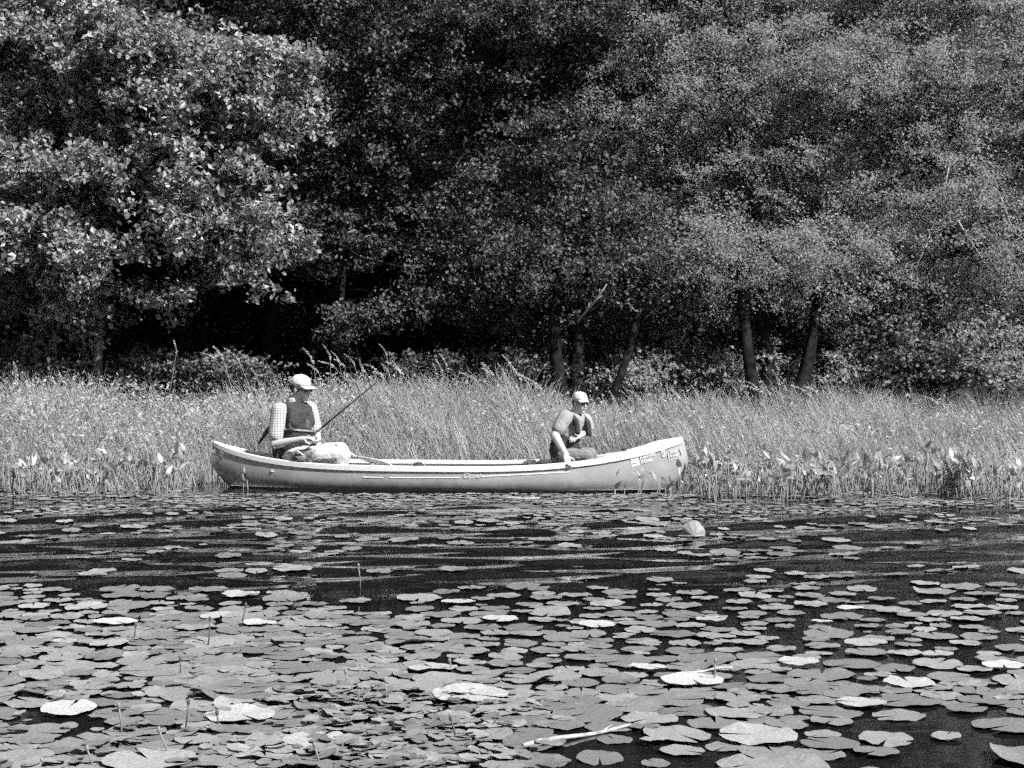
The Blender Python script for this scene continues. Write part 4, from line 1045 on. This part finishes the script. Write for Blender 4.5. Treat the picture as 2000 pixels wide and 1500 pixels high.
tag(link('floating_leaves', me), 'small far lily pads thinning out towards the canoe', 'lily pads', kind='stuff')
print('PADS', len(pads))

# small tilted water leaves in the near mat
r_ = np.random.default_rng(19); BV, BF, BT_ = [], [], []; off = 0
small = [pad_mesh(r_, n=11, wavy=0.05, curl=0.15*r_.random(), notch=0.1) for _ in range(6)]
for k in range(480):
    py = 1345+165*r_.random(); px = 760+130*r_.normal() if r_.random() < 0.75 else r_.uniform(-30, 1000)
    d = dw(py); rad = 0.02+0.035*r_.random(); V, F = small[k % 6]; rz = r_.uniform(0, 6.28); c_, s_ = math.cos(rz), math.sin(rz)
    Q = np.stack([(V[:, 0]*c_-V[:, 1]*s_)*rad, (V[:, 0]*s_+V[:, 1]*c_)*rad, V[:, 2]*rad], 1)
    Q[:, 2] += Q[:, 0]*0.12*r_.normal()+Q[:, 1]*0.12*r_.normal()+0.014+0.012*r_.random(); Q[:, 0] += (px-1000)/FPX*d; Q[:, 1] += d
    BV.append(Q); BF += [tuple(a_+off for a_ in f) for f in F]; BT_.append(np.full(len(V), r_.random())); off += len(V)
me = bpy.data.meshes.new('water_leaves'); me.from_pydata([tuple(p) for p in np.concatenate(BV)], [], BF); me.update(); me.materials.append(M['pad_small'])
at = me.attributes.new('tone', 'FLOAT', 'POINT'); at.data.foreach_set('value', np.concatenate(BT_).astype(np.float32))
tag(link('water_leaves', me), 'small tilted water leaves matted among the near lily pads', 'water leaves', kind='stuff')

# bud stalks, sticks and the upturned leaf
stk = [(480, 1181, 466, 1229, 'tall dark bud stalk at the edge of the open water on the left', 'd'), (410, 1208, 405, 1262, 'dark bud stalk rising from the left mat by a white pad', 'd'), (265, 1220, 258, 1250, 'short dark bud stalk left of the tall ones', 'd'),
       (352, 1285, 350, 1318, 'short bud stalk in the thick of the left mat', 'd'), (368, 1370, 358, 1430, 'leaning bud stalk over a dark gap at lower left', 'd'), (424, 1391, 424, 1422, 'short dark bud stalk beside the broad white ragged pad', 'd'),
       (232, 1378, 238, 1434, 'bud stalk leaning left in the lower left mat', 'p'), (310, 1425, 333, 1475, 'pale stalk leaning far left near the bottom left', 'p'), (170, 1462, 183, 1496, 'pale stalk by the bottom edge at far left', 'p'),
       (752, 1328, 754, 1372, 'pale upright stalk in the centre left', 'p'), (700, 1340, 698, 1372, 'small pale stalk beside the upright one', 'p'), (1397, 1290, 1392, 1333, 'single pale upright stalk over dark water right of centre', 'p'),
       (880, 1402, 892, 1443, 'dark leaning stalk above the near mat in the centre', 'd'), (675, 1312, 676, 1336, 'small stalk left of centre with a pale bud', 'p'), (700, 1104, 704, 1150, 'thin stalk standing alone in the open water below the man', 'p'),
       (878, 1290, 884, 1312, 'short bent stalk beside a dark gap in the centre', 'p'), (614, 1455, 625, 1492, 'stalk holding up the raised pale pad', 'p')]
for (x0, y0, x1, y1, lab, kd) in stk:
    d = dw(y1); a, b = W(x1, y1, d), W(x0, y0, d-0.02); a = a-np.array([0, 0, 0.03]); o = thing('bud_stalk', lab, 'stalk', a)
    mt = M['stalk_dark'] if kd == 'd' else M['stalk']
    MB().tube([a, (a+b)/2+np.array([0.004, 0, 0]), b], [0.0045, 0.004, 0.0035], 6).build('stem', mt, o)
    MB().ell(b, (0.008, 0.008, 0.013)).build('bud', mt, o)
def stick(x0, y0, x1, y1, r0, r1, lab, lift=0.012):
    a, b = W(x0, y0, dw(y0)), W(x1, y1, dw(y1)); a[2] = b[2] = lift; o = thing('stick', lab, 'stick', a)
    pts = [a+(b-a)*f+np.array([0, 0, 0.006*math.sin(7*f)]) for f in np.linspace(0, 1, 8)]
    MB().tube(pts, list(np.linspace(r0, r1, 8)), 8).build('stem', M['stick'], o)
    MB().tube([pts[5], pts[5]+np.array([0.05, 0.09, 0.012])], [r1*0.8, r1*0.3], 5).build('twig', M['stick'], o)
stick(1022, 1463, 1232, 1422, 0.012, 0.006, 'long pale floating stick across dark water at bottom centre')
stick(985, 976, 1052, 975.5, 0.014, 0.010, 'straight white stick floating just below the canoe')
stick(1430, 1309, 1330, 1318, 0.006, 0.004, 'thin pale floating reed right of the single upright stalk')
d = dw(1049); p0 = W(1355, 1049, d)
up_leaf = thing('upturned_leaf', 'pale round leaf standing up out of the water right of the bow', 'leaf', p0)
V = []; F = []
for i in range(7):
    k = i/6
    for j in range(15):
        q = math.radians(-12+204*j/14); sc = 1+0.05*math.sin(6*q)
        V.append(p0+np.array([0.095*k*math.cos(q)*sc, -0.02+0.05*k*k+0.012*math.sin(9*q)*k, 0.012+0.115*k*max(-0.05, math.sin(q))*sc]))
for i in range(6):
    for j in range(14): F.append((i*15+j, i*15+j+1, (i+1)*15+j+1, (i+1)*15+j))
MB().add(V, F).build('blade', M['upturned'], up_leaf)
MB().tube([p0+np.array([0, 0.01, -0.1]), p0+np.array([0, 0.0, 0.015])], 0.005, 6).build('stem', M['stalk'], up_leaf)
